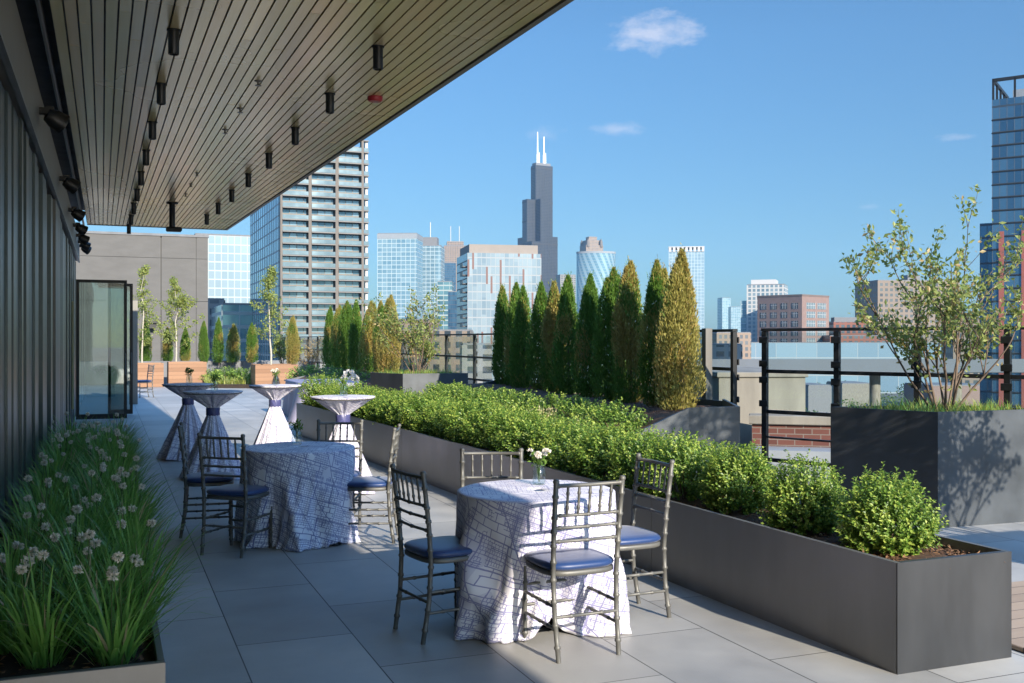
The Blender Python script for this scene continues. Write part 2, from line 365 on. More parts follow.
def shrubtree_meshes(seed, h=1.55, spread=.85, stems=8, nleaf=1500, lf=.055, mats=('shrub','shrub_r','bark')):
    r = random.Random(seed); br = MB(); lv = MB(); tips = []
    def grow(p, d, L, rad_, lvl):
        pts = [p]; q = Vector(p); dd = d.normalized(); k = 5
        for i in range(k):
            dd = (dd + rv(r,.14) + Vector((0,0,.05))).normalized(); q = q + dd*L/k; pts.append(Vector(q))
        br.tube(pts, [rad_*(1 - .62*i/k) for i in range(k+1)], 5 if lvl else 6)
        for i in range(2, k+1): tips.append((pts[i], dd, lvl))
        if lvl < 2:
            for i in range(3 if lvl == 0 else 3):
                b = pts[r.randint(2, k)]
                nd = (dd*.75 + Vector((r.uniform(-1,1), r.uniform(-1,1), r.uniform(.0,.55)))).normalized()
                grow(b, nd, L*r.uniform(.42,.68), rad_*.5, lvl+1)
    for s in range(stems):
        a = 2*PI*s/stems + r.uniform(-.4,.4); sp = r.uniform(.15,1)*spread
        grow(Vector((.05*math.cos(a), .05*math.sin(a), -.05)), Vector((math.cos(a)*sp, math.sin(a)*sp, h)), h*r.uniform(.45,.72), .014, 0)
    wts = [1 if t[2] == 0 else 2.2 for t in tips]
    for p, d, lvl in r.choices(tips, wts, k=nleaf):
        pp = p + rv(r,.05); ld = d*r.uniform(.1,.8) + rv(r,.8) + Vector((0,0,-.15))
        leaf(lv, pp, ld, rv(r), lf*r.uniform(.6,1.2), lf*.5*r.uniform(.7,1.2), 1 if r.random() < .13 else 0, .12)
    return lv.mesh('crown', [M[mats[0]], M[mats[1]]]), br.mesh('trunk', M[mats[2]])
def birch_meshes(seed, h=3.4, w=.55, n=1500, lf=.06):
    r = random.Random(seed); br = MB(); lv = MB(); tips = []
    tp = [Vector((0,0,-.05))]
    for i in range(1, 9): tp.append(Vector((r.uniform(-.03,.03)*i*.5, r.uniform(-.03,.03)*i*.5, h*i/8)))
    br.tube(tp, [.035*(1 - .85*i/8) for i in range(9)], 7)
    for i in range(34):
        t = r.uniform(.16, .98); k = t*8; a = tp[int(k)].lerp(tp[min(8,int(k)+1)], k-int(k))
        an = r.uniform(0,2*PI); L = w*(1.15 - t)*r.uniform(.5,1.1)
        d = Vector((math.cos(an), math.sin(an), r.uniform(.5,1.2))).normalized()
        p2 = [a, a+d*L*.5, a+d*L+Vector((0,0,.03))]; br.tube(p2, [.007,.005,.002], 4, 1)
        for q in (p2[1], p2[2], p2[1].lerp(p2[2],.5)): tips.append(q)
    for i in range(n):
        p = r.choice(tips) + rv(r,.10); leaf(lv, p, rv(r) + Vector((0,0,-.3)), rv(r), lf*r.uniform(.6,1.2), lf*.6, 0, .1)
    return lv.mesh('crown', [M['birch_l']]), br.mesh('trunk', [M['birch'], M['bark']])
def blade(mb, base, ang, L, lean, W, m=0, n=6, droop=1.0):
    d = Vector((math.cos(ang), math.sin(ang), 0)); s = Vector((-d.y, d.x, 0)); rows = []
    th = lean; p = Vector(base)
    for i in range(n+1):
        t = i/n; w = W*(1 - t**2.2)*(.6 + .4*min(1, t*4)) + .0006
        rows.append([p - s*w*.5, p + s*w*.5]); th += droop*(.10 + .26*t)
        p = p + (d*math.sin(th) + Vector((0,0,1))*math.cos(th))*L/n
    mb.grid(rows, m, False, sm=True)
def allium_meshes(seed, n=105, L=.42):
    r = random.Random(seed); mb = MB()
    for i in range(n):
        a = r.uniform(0,2*PI); q = r.random()**.6*.075
        b = (q*math.cos(a), q*math.sin(a), -.01)
        blade(mb, b, a + r.uniform(-.5,.5), L*r.uniform(.55,1.25), r.uniform(.03,.72), r.uniform(.009,.017), 1 if r.random() < .045 else 0, 6, r.uniform(.25,1.0))
    return mb.mesh('leaf_tuft', [M['blade'], M['straw']])
def allium_flower(seed, h=.52, hr=.028):
    r = random.Random(seed); mb = MB(); lx, ly = r.uniform(-.06,.06), r.uniform(-.06,.06)
    pts = [(0,0,0), (lx*.3, ly*.3, h*.5), (lx, ly, h)]; mb.tube(pts, [.0032,.0028,.0024], 5, 0)
    c = Vector((lx, ly, h+.006))
    for i in range(90):
        d = rv(r); 
        if d.length < .1: continue
        d.normalize(); d.z = d.z*.85 + .12
        leaf(mb, c + d*hr*.35, d + rv(r,.25), rv(r), hr*r.uniform(.5,.85), hr*.42, 1, .2)
    return mb.mesh('flower', [M['stem'], M['floret']])
def grass_patch(seed, poly_fn, n, L=.16, W=.006, mats=('sedge',)):
    r = random.Random(seed); mb = MB()
    for i in range(n):
        x, y, z = poly_fn(r); blade(mb, (x,y,z), r.uniform(0,2*PI), L*r.uniform(.5,1.3), r.uniform(.05,.6), W*r.uniform(.7,1.4), r.randrange(len(mats)), 3, r.uniform(.5,1.4))
    return mb.mesh('grass', [M[k] for k in mats])
def chips(mb, r, n, fn, m=1):
    for i in range(n):
        x, y, z = fn(r); d = rv(r); d.z *= .3; p = Vector((x,y,z + r.uniform(.0,.014)))
        leaf(mb, p, d, Vector((r.uniform(-.5,.5), r.uniform(-.5,.5), 1)), r.uniform(.015,.05), r.uniform(.006,.016), m, .1)

# ------------------------------------------------------------------ setting: ground, terrace
mb = MB(); nr = 96
mb.face([(5200*math.cos(2*PI*k/nr), 5200*math.sin(2*PI*k/nr), -35) for k in range(nr)])
m_, nt, out = newmat('city_ground'); f = ramp(nt, noise(nt, .02, 8), .35, .65); g = ramp(nt, noise(nt, .004, 4), .45, .6)
bsdf(nt, out, mixc(nt, g, mixc(nt, f, (.07,.07,.07), (.22,.20,.18)), (.06,.085,.04)), .9)
tag(mb.build('city_ground', m_), kind='structure')
TERR = [(-.62,-16), (12,-16), (10.6,1.2), (8.25,6.75), (7.15,9.2), (7.0,10.2), (7.0,44), (-7,44), (-7,26.5), (-.62,26.5)]
mb = MB(); mb.prism(TERR, -.12, 0); tag(mb.build('terrace_paving', M['paving']), kind='structure')
mb = MB(); mb.prism(TERR, -35, -.125); tag(mb.build('terrace_slab', M['concrete']), kind='structure')
mb = MB(); mb.box(4.40, 10.2, -3, 5.02, .004, .03, bev=.004); tag(mb.build('wood_deck', M['deck']), kind='structure')

# ------------------------------------------------------------------ canopy over the terrace
CZ = 4.0
def edge_x(y): return 3.267 - .0373*y
Y0, Y1 = -5.6, 22.7
can = empty('entrance_canopy', (0,Y1,0), 0, 'long flat canopy with a bronze wooden board soffit jutting over the terrace', 'canopy')
can.location = (0,0,0)
mb = MB(); NP = 36; r = random.Random(3)
for i in range(NP):
    a, b = i/NP, (i+1)/NP
    def X(t, y): return -.38 + (edge_x(y) - .06 + .38)*t
    g = .007
    ys = [Y0]; y = Y0 + r.uniform(1,3.6)
    while y < Y1 - .6: ys.append(y); y += 3.66
    ys.append(Y1)
    for p0, p1 in zip(ys, ys[1:]):
        e = .003; dz = r.uniform(-.0015,.0015)
        P = [(X(a,p0)+g,p0+e), (X(b,p0)-g,p0+e), (X(b,p1)-g,p1-e), (X(a,p1)+g,p1-e)]
        b0 = len(mb.v)
        for z in (CZ+dz, CZ+.02): mb.v.extend([(q[0],q[1],z) for q in P])
        for fc in ((3,2,1,0), (0,1,5,4), (1,2,6,5), (2,3,7,6), (3,0,4,7)):
            mb.f.append(tuple(b0+k for k in fc)); mb.m.append(0); mb.uv.append([(0,0)]*4); mb.sm.append(False)
mb.build('soffit', M['soffit'], can)
mb = MB()
mb.prism([(-.385,Y0), (edge_x(Y0)-.055,Y0), (edge_x(Y1)-.055,Y1), (-.385,Y1)], CZ+.022, CZ+.32)
mb.prism([(-4,Y0), (-.40,Y0), (-.40,Y1), (-4,Y1)], CZ+.28, CZ+.33)
mb.build('roof_deck', M['black'], can)
mb = MB(); mb.prism([(edge_x(Y0)-.05,Y0), (edge_x(Y0),Y0), (edge_x(Y1),Y1), (edge_x(Y1)-.05,Y1)], CZ-.012, CZ+.34)
mb.prism([(-.38,Y1+.002), (edge_x(Y1),Y1+.002), (edge_x(Y1),Y1+.05), (-.38,Y1+.05)], CZ-.012, CZ+.34)
mb.build('fascia', M['beam'], can)

# ------------------------------------------------------------------ facade wall left
wall = empty('facade_wall', (0,0,0), 0, 'dark metal panelled building wall with vertical seams under the canopy', 'wall')
mb = MB(); mb.box(-4, -.66, Y0, 24.3, 0, 3.34); mb.build('backing', M['black'], wall)
r = random.Random(5); y = Y0; mb = MB()
while y < 24.1:
    w = r.choice((.16,.30,.30,.42)); dx = r.choice((0,.022,.04))
    if not (13.4 < y < 14.9): mb.box(-.70, -.60-dx, y+.006, min(y+w-.006, 24.28), .0, 3.30, bev=.004)
    y += w
mb.build('cladding', M['clad'], wall)
mb = MB(); mb.box(-.70, -.575, 13.45, 14.7, 0, 3.32, bev=.005); mb.build('pilaster', M['clad_lite'], wall)
mb = MB(); mb.box(-.80, -.56, Y0, 24.3, 3.35, 3.86, bev=.006); mb.build('lintel_beam', M['beam'], wall)
mb = MB(); mb.box(-.59,-.55, Y0, 24.3, 3.318, 3.345); mb.build('drip_trim', M['steel'], wall)
mb = MB(); mb.tube([(-.47,Y0,4.12),(-.47,24,4.12)], .022, 8); mb.build('conduit', M['beam'], wall)

def make_spot():
    t = empty('wall_spotlight', (0,0,0), 0, 'x', 'spotlight', 'black spotlights along the top of the wall')
    b = MB(); b.box(-.08,.02,-.035,.035,-.03,.03,bev=.006); b.box(-.02,.06,-.018,.018,-.012,.05,bev=.004); b.build('bracket', M['dark'], t)
    h = MB(); h.tube([(.0,-.02,-.03),(.055,.0,-.055),(.12,.03,-.09)],[.055,.085,.09],18); h.tube([(.118,.029,-.089),(.135,.037,-.098)],[.094,.096],18); h.build('head', M['dark'], t)
    return t
sp0 = None
for i, yy in enumerate((10.0, 14.1, 17.4, 19.7, 21.6, 23.0, 24.0)):
    lab = f'black round spotlight on the beam above the wall, {ORD[i]} from the camera'
    if sp0 is None: sp0 = make_spot(); o = sp0; o.location = (-.50,yy,3.66); o['label'] = lab
    else: dup(sp0, (-.50,yy,3.66), 0, lab)

def make_downlight():
    t = empty('downlight', (0,0,0), 0, 'x', 'downlight', 'black cylinder downlights hanging from the soffit')
    b = MB(); b.lathe([(.041,.198),(.041,.014),(.038,.01),(.032,.01),(.03,.04),(0,.042)], 20); b.build('cylinder', M['dark'], t)
    b = MB(); b.lathe([(.052,.20),(.052,.19),(.047,.188)], 20); b.build('mounting_ring', M['black'], t)
    return t
dl0 = None
def put_dl(x, y, lab):
    global dl0
    if dl0 is None: dl0 = make_downlight(); dl0.location = (x,y,CZ-.2); dl0['label'] = lab
    else: dup(dl0, (x,y,CZ-.2), 0, lab)
for i in range(9): put_dl(.475 - .007*i, 8.23 + 1.78*i, f'black cylinder downlight in the soffit row nearer the wall, {ORD[i]} from the camera')
for i in range(8): put_dl(2.04 - .040*i, 8.08 + 1.72*i, f'black cylinder downlight in the soffit row nearer the open edge, {ORD[i]} from the camera')
t = empty('fire_alarm', (2.44,9.78,CZ), 0, 'small red fire alarm beacon with a clear lens on the soffit', 'alarm')
b = MB(); b.lathe([(.075,0),(.075,-.03),(.06,-.045)], 20); b.build('housing', M['red'], t)
b = MB(); b.lathe([(.03,-.044),(.03,-.07),(.012,-.085),(0,-.086)], 14); b.build('lens', M['vase'], t)
sk = None
for i, (x, y) in enumerate([(1.29,9.56),(1.27,10.76),(1.24,11.91),(1.19,15.16),(1.19,16.27),(1.19,17.4)]):
    lab = f'small metal sprinkler head in the middle of the soffit, {ORD[i]} from the camera'
    if sk is None:
        sk = empty('sprinkler_head', (x,y,CZ), 0, lab, 'sprinkler', 'sprinkler heads along the soffit')
        b = MB(); b.lathe([(.035,0),(.035,-.006),(.012,-.01),(.010,-.04),(.03,-.042),(.03,-.047)], 14); b.build('body', M['beam'], sk)
    else: dup(sk, (x,y,CZ), 0, lab)
t = empty('projector_camera', (1.05,18.6,CZ), 0, 'black drop pole with a small camera under the far part of the soffit', 'camera')
b = MB(); b.lathe([(.10,0),(.10,-.02),(.05,-.03),(.05,-.42)], 14); b.build('drop_pole', M['dark'], t)
b = MB(); b.box(-.10,.16,-.06,.10,-.50,-.42,bev=.02); b.build('camera_body', M['black'], t)

# folding glass doors pushed out of the wall
def door_leaf(name, x0, x1, y, h, label, cat='door', rz=0):
    t = empty(name, (x0,y,0), rz, label, cat); w = x1-x0; fw = .06
    b = MB()
    b.box(0,fw,-.03,.03,.02,h,bev=.004); b.box(w-fw,w,-.03,.03,.02,h,bev=.004); b.box(fw,w-fw,-.03,.03,h-fw,h); b.box(fw,w-fw,-.03,.03,.02,.12)
    b.build('door_frame', M['dark'], t)
    b = MB(); b.box(fw,w-fw,-.008,.008,.12,h-fw); b.build('pane', M['doorglass'], t)
    b = MB(); b.tube([(w-.03,-.07,.9),(w-.03,-.07,1.35)], .012, 8); b.tube([(w-.03,-.07,.95),(w-.03,-.02,.95)],.008,6); b.tube([(w-.03,-.07,1.3),(w-.03,-.02,1.3)],.008,6); b.build('handle', M['steel'], t)
    return t
door_leaf('folding_glass_door', -.58, .38, 22.3, 2.84, 'black framed folding glass door standing open, nearer leaf beside the plants')
door_leaf('folding_glass_door', .02, .52, 23.6, 2.84, 'narrow black framed glass door leaf folded behind the wider one')
b = MB(); b.box(.52,.72,27.4,27.62,0,2.62,bev=.006)
o = b.build('steel_post', M['clad_lite']); tag(o, 'grey square steel post standing beyond the glass doors', 'post')
b = MB(); b.tube([(-.565,19.6,.4),(-.565,19.6,2.3)],.018,8); o = b.build('door_pull', M['straw']); tag(o, 'long vertical brass pull handle on the dark wall before the glass door', 'handle')

# ------------------------------------------------------------------ left planter with alliums
lp = empty('metal_planter', (0,0,0), 0, 'long grey metal planter along the wall full of flowering alliums', 'planter')
b = MB(); x0, x1, y0, y1, zt = -.54, .215, 4.26, 13.2, .345
b.box(x0,x1,y0,y0+.03,0,zt,bev=.003); b.box(x1-.03,x1,y0+.03,y1,0,zt,bev=.003); b.box(x0,x0+.03,y0+.03,y1,0,zt,bev=.003); b.box(x0+.03,x1-.03,y1-.03,y1,0,zt,bev=.003)
b.build('box', M['planter_bounce'], lp)
b = MB(); b.box(x0+.03,x1-.03,y0+.03,y1-.03,.02,.30); chips(b, random.Random(2), 900, lambda r: (r.uniform(x0+.05,x1-.05), r.uniform(y0+.05,y0+2.2), .30)); b.build('soil', [M['soil'], M['chip']], lp)
tufts = [allium_meshes(20+i) for i in range(5)]; flowers = [allium_flower(40+i, R.uniform(.34,.47), R.uniform(.022,.030)) for i in range(8)]
r = random.Random(11); k = 0
spots = [(-.25,4.58),(.03,4.50)]
yy = 4.83
while yy < 13.0:
    for xx in (-.38,-.10,.10): spots.append((xx + r.uniform(-.05,.05), yy + r.uniform(-.1,.1)))
    yy += .30
for i, (x, y) in enumerate(spots):
    lab = 'allium clump at the front left corner of the wall planter, nearest the camera' if i == 0 else 'allium clump at the front right corner of the wall planter, leaves over the rim' if i == 1 else 'flowering allium clump with strappy green leaves in the massed rows behind the front two'
    t = empty('allium_plant', (x,y,.30), r.uniform(0,6.28), lab, 'plant', 'allium clumps in the planter along the wall'); s = r.uniform(.85,1.12); t.scale = (s,s,s)
    link('leaf_tuft', tufts[i % 5], t)
    for j in range(r.choice((1,1,1,2)) if i > 1 else 3):
        fo = link('flower', r.choice(flowers), t); a = r.uniform(0,6.28); q = r.uniform(.02,.10)
        fo.location = (q*math.cos(a), q*math.sin(a), 0); fo.rotation_euler = (r.uniform(-.22,.22), r.uniform(-.22,.22), r.uniform(0,6.28))

# ------------------------------------------------------------------ long hedge planter
FRONT = [(3.555,3.905),(3.50,6.2),(3.44,9.0),(3.32,12.0),(3.16,15.0),(3.02,17.6)]
BACK = [(p[0]+.738,p[1]) for p in FRONT]
hp = empty('hedge_planter', (0,0,0), 0, 'long low charcoal metal planter holding the boxwood hedge', 'planter')
ZT = .54
b = MB()
def wallseg(b, a, c, th, z0, z1, side=1, gap=.002, m=0):
    a = Vector(a); c = Vector(c); d = (c-a).normalized(); n = Vector((d.y,-d.x))*side
    a2 = a + d*gap; c2 = c - d*gap
    poly = [a2, c2, c2+n*th, a2+n*th]
    if side > 0: poly = poly[::-1]
    b.prism([(p.x,p.y) for p in poly], z0, z1, m)
def sub(line, step):
    res = [Vector(line[0])]
    for a, c in zip(line, line[1:]):
        a = Vector(a); c = Vector(c); n = max(1, round((c-a).length/step))
        for i in range(1, n+1): res.append(a.lerp(c, i/n))
    return res
fr = sub(FRONT, 2.6); bk = sub(BACK, 2.6)
for a, c in zip(fr, fr[1:]): wallseg(b, a, c, .028, 0, ZT, 1)
b.build('long_side', [M['planter_bounce']], hp)
b = MB()
for a, c in zip(bk, bk[1:]): wallseg(b, a, c, .028, 0, ZT, -1)
b.build('long_side', [M['planter_bounce']], hp)
b = MB(); b.box(FRONT[0][0]+.0005, BACK[0][0]-.0005, 3.899, 3.904, 0, ZT+.001, bev=.001); b.box(FRONT[0][0]+.032, BACK[0][0]-.032, 3.9045, 3.93, .02, ZT+.001); b.build('end_panel', M['charcoal'], hp)
b = MB(); b.box(FRONT[-1][0]+.001, BACK[-1][0]-.001, 17.601, 17.63, 0, ZT-.001, bev=.002); b.build('end_panel', M['planter_bounce'], hp)
b = MB(); r = random.Random(8)
rows = []
for i in range(90):
    y = 3.91 + (17.59-3.91)*i/89
    for (p, q) in zip(FRONT, FRONT[1:]):
        if p[1] <= y <= q[1]: x = p[0] + (q[0]-p[0])*(y-p[1])/(q[1]-p[1])
    rows.append([(x+.03+.70*j/10, y, .475 + .03*mnoise.noise(Vector((x*4+j*.3, y*4, 0))) + (.02 if 2 < j < 8 else 0)) for j in range(11)])
b.grid(rows, 0); chips(b, r, 3800, lambda r: ((lambda y: (3.59 + r.uniform(0,.69) - max(0,y-6)*.02, y, .49))(3.93 + 4.5*r.random()**1.6)))
b.build('mulch', [M['mulch'], M['chip']], hp)
def front_x(y):
    for (p, q) in zip(FRONT, FRONT[1:]):
        if p[1] <= y <= q[1]: return p[0] + (q[0]-p[0])*(y-p[1])/(q[1]-p[1])
    return FRONT[-1][0]
near = [boxwood_mesh(100+i, .24, .43, 680, 17, .0215) for i in range(3)]
hedge = [boxwood_mesh(110+i, .345, .46, 470, 14, .028) for i in range(5)]
hl = ['rounded boxwood shrub at the near end of the hedge planter, standing clear of the rest', 'boxwood shrub second from the near end of the hedge planter', 'boxwood shrub third from the near end of the hedge planter, bare mulch beside it']
y = 4.36; i = 0; r = random.Random(12)
while y < 17.3:
    o = link('boxwood_shrub', near[i] if i < 3 else hedge[i % 5]); o.location = (front_x(y) + (.36 if i < 3 else .38) + r.uniform(-.03,.03), y, .47)
    o.rotation_euler = (0,0,r.uniform(0,6.28)); s = r.uniform(.93,1.1); o.scale = (s,s,s*r.uniform(.92,1.08))
    tag(o, hl[i] if i < 3 else 'boxwood shrub merged into the continuous clipped hedge of the long planter', 'shrub', 'boxwood shrubs of the hedge in the long planter')
    y += (.64, .72, .62)[i] if i < 3 else .52
    i += 1

# ------------------------------------------------------------------ raised beds, arborvitae rows, tree planters
def bed(dy, label, lf_label):
    t = empty('raised_bed', (0,dy,0), 0, label, 'planter')
    b = MB()
    P = [(4.62,9.25,.50),(5.50,8.98,.93),(5.98,8.78,.945)]
    for (a, c) in zip(P, P[1:]):
        A, C_ = Vector(a), Vector(c); n = Vector((.0,.03,0))
        b.face([(A.x,A.y,0),(C_.x,C_.y,0),tuple(C_),tuple(A)]); b.face([(A.x,A.y+.03,0),(A.x,A.y+.03,A.z),(C_.x,C_.y+.03,C_.z),(C_.x,C_.y+.03,0)])
        b.face([tuple(A),tuple(C_),(C_.x,C_.y+.03,C_.z),(A.x,A.y+.03,A.z)])
    b.build('front_panel', M['steel'], t)
    b = MB(); b.prism([(5.981,8.78),(6.60,10.0),(6.57,10.0),(5.96,8.815)],0,.943); b.prism([(6.60,10.001),(6.60,17.3),(6.57,17.3),(6.57,10.001)],0,.92)
    b.prism([(4.62,9.25),(4.65,9.28),(4.65,17.3),(4.62,17.3)],0,.52); b.prism([(4.65,17.27),(6.57,17.27),(6.57,17.3),(4.65,17.3)],0,[.52,.9,.9,.52])
    b.build('side_panel', M['steel'], t)
    b = MB(); rows = []
    for i in range(40):
        y = 8.95 + 8.3*i/39
        xr = min(1.92, 1.30 + max(0, y-8.85)*.5)
        rows.append([(4.65+xr*j/12, max(y, 9.29 - .45*j/12 if j < 9 else 8.85), .46 + .38*min(1, max(0,(j-1)/6)) + .04*mnoise.noise(Vector((j*.9,y*2,dy)))) for j in range(13)])
    b.grid(rows, 0); chips(b, random.Random(4), 900, lambda r: ((lambda x: (x, r.uniform(9.35,11), .47 + .38*min(1,max(0,(x-4.8)/.96))))(r.uniform(4.7,5.95))))
    b.build('mulch', [M['mulch'], M['chip']], t); return t
bed(0, 'raised steel bed with a slanting front edge under the near arborvitae row', '')
bed(11.45, 'distant raised steel bed with dappled slanting front under the far arborvitae row', '')
# arborvitae: green / yellow / brown share of the foliage, front tree first
kinds = [((.14,.66,.20),'golden'), ((.55,.35,.10),'half yellow'), ((.50,.20,.30),'bronze topped'), ((.88,.10,.02),'green'), ((.90,.08,.02),'green'),
         ((.88,.10,.02),'green'), ((.55,.30,.15),'yellowing'), ((.86,.12,.02),'green'), ((.80,.17,.03),'green'), ((.60,.25,.15),'yellowing'), ((.62,.26,.12),'yellowing')]
proto = []
for i, (w, nm) in enumerate(kinds):
    mats = ('arb_g','arb_y','arb_o') if w[0] > .5 else ('arb_g','arb_y','arb_o')
    proto.append(arbor_mesh(200+i, 1.68 if i else 1.72, .285 if i == 0 else .255, 16000 if i < 5 else 11000, mats, w, .040 if i < 5 else .046))
def put_arb(pm, x, y, z, s, lab, grp, sx=None):
    t = empty('arborvitae', (x,y,z), R.uniform(0,6.28), lab, 'tree', grp); k = sx or s; t.scale = (k,k,s)
    link('crown', pm[0], t); link('trunk', pm[1], t); return t
names = ['first','second','third','fourth','fifth','sixth','seventh','eighth','ninth','tenth','eleventh']
r = random.Random(21)
for i in range(11):
    lab = 'golden yellow arborvitae, tallest, at the near right end of the near row' if i == 0 else f'{kinds[i][1]} columnar arborvitae, {names[i]} from the right in the near row'
    put_arb(proto[i], 5.99 + .048*i + r.uniform(-.05,.05), 9.85 + .70*i, .80, 1.02 + r.uniform(-.04,.04), lab, 'arborvitae of the near row')
far_k = [0, 2, 6, 4, 3, 1, 5]
far_n = ['golden','bronze','brownish','dark green','green','yellow streaked','dark green']
for i in range(7):
    lab = f'{far_n[i]} columnar arborvitae, {names[i]} from the right in the far row beyond the cocktail tables'
    put_arb(proto[far_k[i]], 5.75 + r.uniform(-.05,.05) + .05*i, 21.35 + 1.35*i, .80, 1.03 + r.uniform(-.05,.05), lab, 'arborvitae of the far row')
# low shrubs in the near bed
low = [boxwood_mesh(130+i, .30, .36, 190, 12, .032) for i in range(3)]
for i in range(11):
    o = link('boxwood_shrub', low[i % 3]); o.location = (5.15 + r.uniform(-.12,.1), 9.75 + .66*i, .56); o.rotation_euler = (0,0,r.uniform(0,6)); s = r.uniform(.9,1.1); o.scale = (s,s,s)
    tag(o, 'low boxwood shrub at the foot of the near arborvitae row, right end beside bare mulch' if i == 0 else 'low boxwood shrub in the second row behind the hedge at the arborvitae feet', 'shrub', 'low boxwood shrubs in the near raised bed')
def pale_clump(seed, n, L, m='pale_fol', fl=0):
    r = random.Random(seed); mb = MB()
    for i in range(n):
        a = r.uniform(0,6.28); q = r.random()*.14
        blade(mb, (q*math.cos(a),q*math.sin(a),0), a, L*r.uniform(.6,1.2), r.uniform(.02,.5), .012, 0, 4, r.uniform(.2,.8))
    for i in range(n*2):
        a = r.uniform(0,6.28); q = r.random()**.5*L*.6; p = Vector((q*math.cos(a),q*math.sin(a),L*r.uniform(.25,1)*(1-q*.6)))
        leaf(mb, p, rv(r)+Vector((0,0,.4)), rv(r), .035, .018, 1)
    return mb.mesh('perennial', [M['pale_fol'], M[m]])
pc = [pale_clump(1, 120, .30), pale_clump(2, 120, .34, 'straw')]
pl = ['pale seed headed perennial behind the hedge, left of the low shrubs', 'straw coloured perennial behind the hedge, right of the paler one', 'tuft of yellow green perennial at the mulch edge near the steel panel', 'feathery pale perennial beside the far tree planter']
for i, (x, y, z, k) in enumerate([(4.85,12.4,.5,0),(4.8,11.1,.5,1),(4.85,10.0,.5,0),(4.3,15.9,.45,1)]):
    o = link('perennial', pc[k]); o.location = (x,y,z); o.rotation_euler = (0,0,i*1.3); tag(o, pl[i], 'plant')

def tree_planter(x, y, label, poly=None, h=1.0):
    t = empty('tree_planter', (x,y,0), 0, label, 'planter')
    # four-sided box: corner at origin, left face runs back and left, front face faces the camera side
    P = [(0,0),(1.25,-.05),(.85,.88),(-.38,.93)]
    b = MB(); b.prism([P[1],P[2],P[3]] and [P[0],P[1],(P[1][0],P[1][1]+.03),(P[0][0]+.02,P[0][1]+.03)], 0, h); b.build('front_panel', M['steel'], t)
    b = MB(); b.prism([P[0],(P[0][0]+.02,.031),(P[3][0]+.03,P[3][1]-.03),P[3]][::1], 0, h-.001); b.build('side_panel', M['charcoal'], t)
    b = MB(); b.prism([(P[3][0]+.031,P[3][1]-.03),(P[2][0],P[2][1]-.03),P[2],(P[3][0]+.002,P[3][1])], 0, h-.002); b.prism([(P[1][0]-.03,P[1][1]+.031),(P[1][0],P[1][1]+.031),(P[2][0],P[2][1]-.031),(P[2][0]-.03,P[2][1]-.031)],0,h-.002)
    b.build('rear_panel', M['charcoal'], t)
    b = MB(); b.face([(.02,.03,h-.07),(1.22,-.01,h-.07),(.83,.86,h-.07),(-.34,.9,h-.07)]); b.build('soil', M['soil'], t)
    def fn(r):
        while True:
            x, y = r.uniform(-.32,1.2), r.uniform(.03,.86)
            if x > -.34*y/.9 + .05 and x < 1.20 - .40*y: return x, y, h-.075
    g = link('sedge_grass', grass_patch(int(x*10), fn, 1500, .15, .007, ('sedge','blade','sedge')), t); g['kind'] = 'stuff'
    return t
st1 = shrubtree_meshes(301, 1.68, 1.35, 11, 4300, .060)
tree_planter(6.64, 6.80, 'tall charcoal metal planter with a leafy multi stem shrub at the right')
def put_shrubtree(pm, x, y, z, lab, s=1.0, rz=0):
    t = empty('multistem_shrub', (x,y,z), rz, lab, 'tree'); t.scale = (s,s,s); link('crown', pm[0], t); link('trunk', pm[1], t)
put_shrubtree(st1, 7.12, 7.22, .93, 'airy multi stem shrub with pale green leaves in the tall planter at the right', 1.0, .4)
tree_planter(5.05, 18.15, 'grey metal tree planter in the distance between the two arborvitae rows')
st2 = shrubtree_meshes(302, 1.5, 1.1, 10, 2800, .066)
put_shrubtree(st2, 5.45, 18.6, .93, 'multi stem shrub in the distant grey planter between the arborvitae rows', 1.0)
# unseen planter, shrub and birch added beyond the right edge to cast leafy shade
tree_planter(6.75, 3.25, 'unseen grey metal tree planter added beyond the right edge for its shade')
put_shrubtree(st1, 7.2, 3.7, .93, 'unseen multi stem shrub added beyond the right edge for its leafy shade', 1.15, 2.0)

ob = birch_meshes(410, 3.2, 1.0, 2600, .075); t = empty('birch_tree', (6.55,3.75,.93), 1.0, 'unseen pale trunked birch added beyond the right edge for its dappled shade', 'tree'); link('crown', ob[0], t); link('trunk', ob[1], t)
# ------------------------------------------------------------------ glass railing
RAILS = ((1.73,.028),(1.275,.02),(.83,.02),(.55,.010),(.30,.02))
def railing(a, c, nseg, label, infill=True):
    a = Vector(a); c = Vector(c); L = (c-a).length; rz = math.atan2(c.y-a.y, c.x-a.x)
    t = empty('glass_railing', (a.x,a.y,0), rz, label, 'railing')
    for i in range(nseg+1):
        x = L*i/nseg; b = MB(); b.box(x-.028,x+.028,-.028,.028,0,1.715,bev=.004)
        for z in (1.62,1.36,1.18,.92): b.box(x-.05,x+.05,-.045,-.03,z-.035,z+.035,bev=.004)
        b.build('post', M['dark'], t)
    for i in range(nseg):
        x0, x1 = L*i/nseg+.03, L*(i+1)/nseg-.03
        b = MB(); b.box(x0+.01,x1-.01,-.009,.003,1.30,1.70); b.box(x0+.01,x1-.01,-.009,.003,.86,1.25); b.build('glass_panel', M['glass'], t)
    for z, hgt in RAILS:
        b = MB()
        if z > 1.7: b.box(-.03,L+.03,-.035,.035,z-.014,z+.02,bev=.004)
        else:
            for i in range(nseg): b.box(L*i/nseg+.0285,L*(i+1)/nseg-.0285,-.02,.02,z-hgt,z+hgt)
        b.build('rail', M['dark'], t)
    return t
railing((6.77,9.46),(8.197,6.40),4, 'black framed glass railing in front of the concrete block and tall planter')
railing((6.86,10.2),(6.86,43),18, 'long black framed glass railing behind the arborvitae rows')
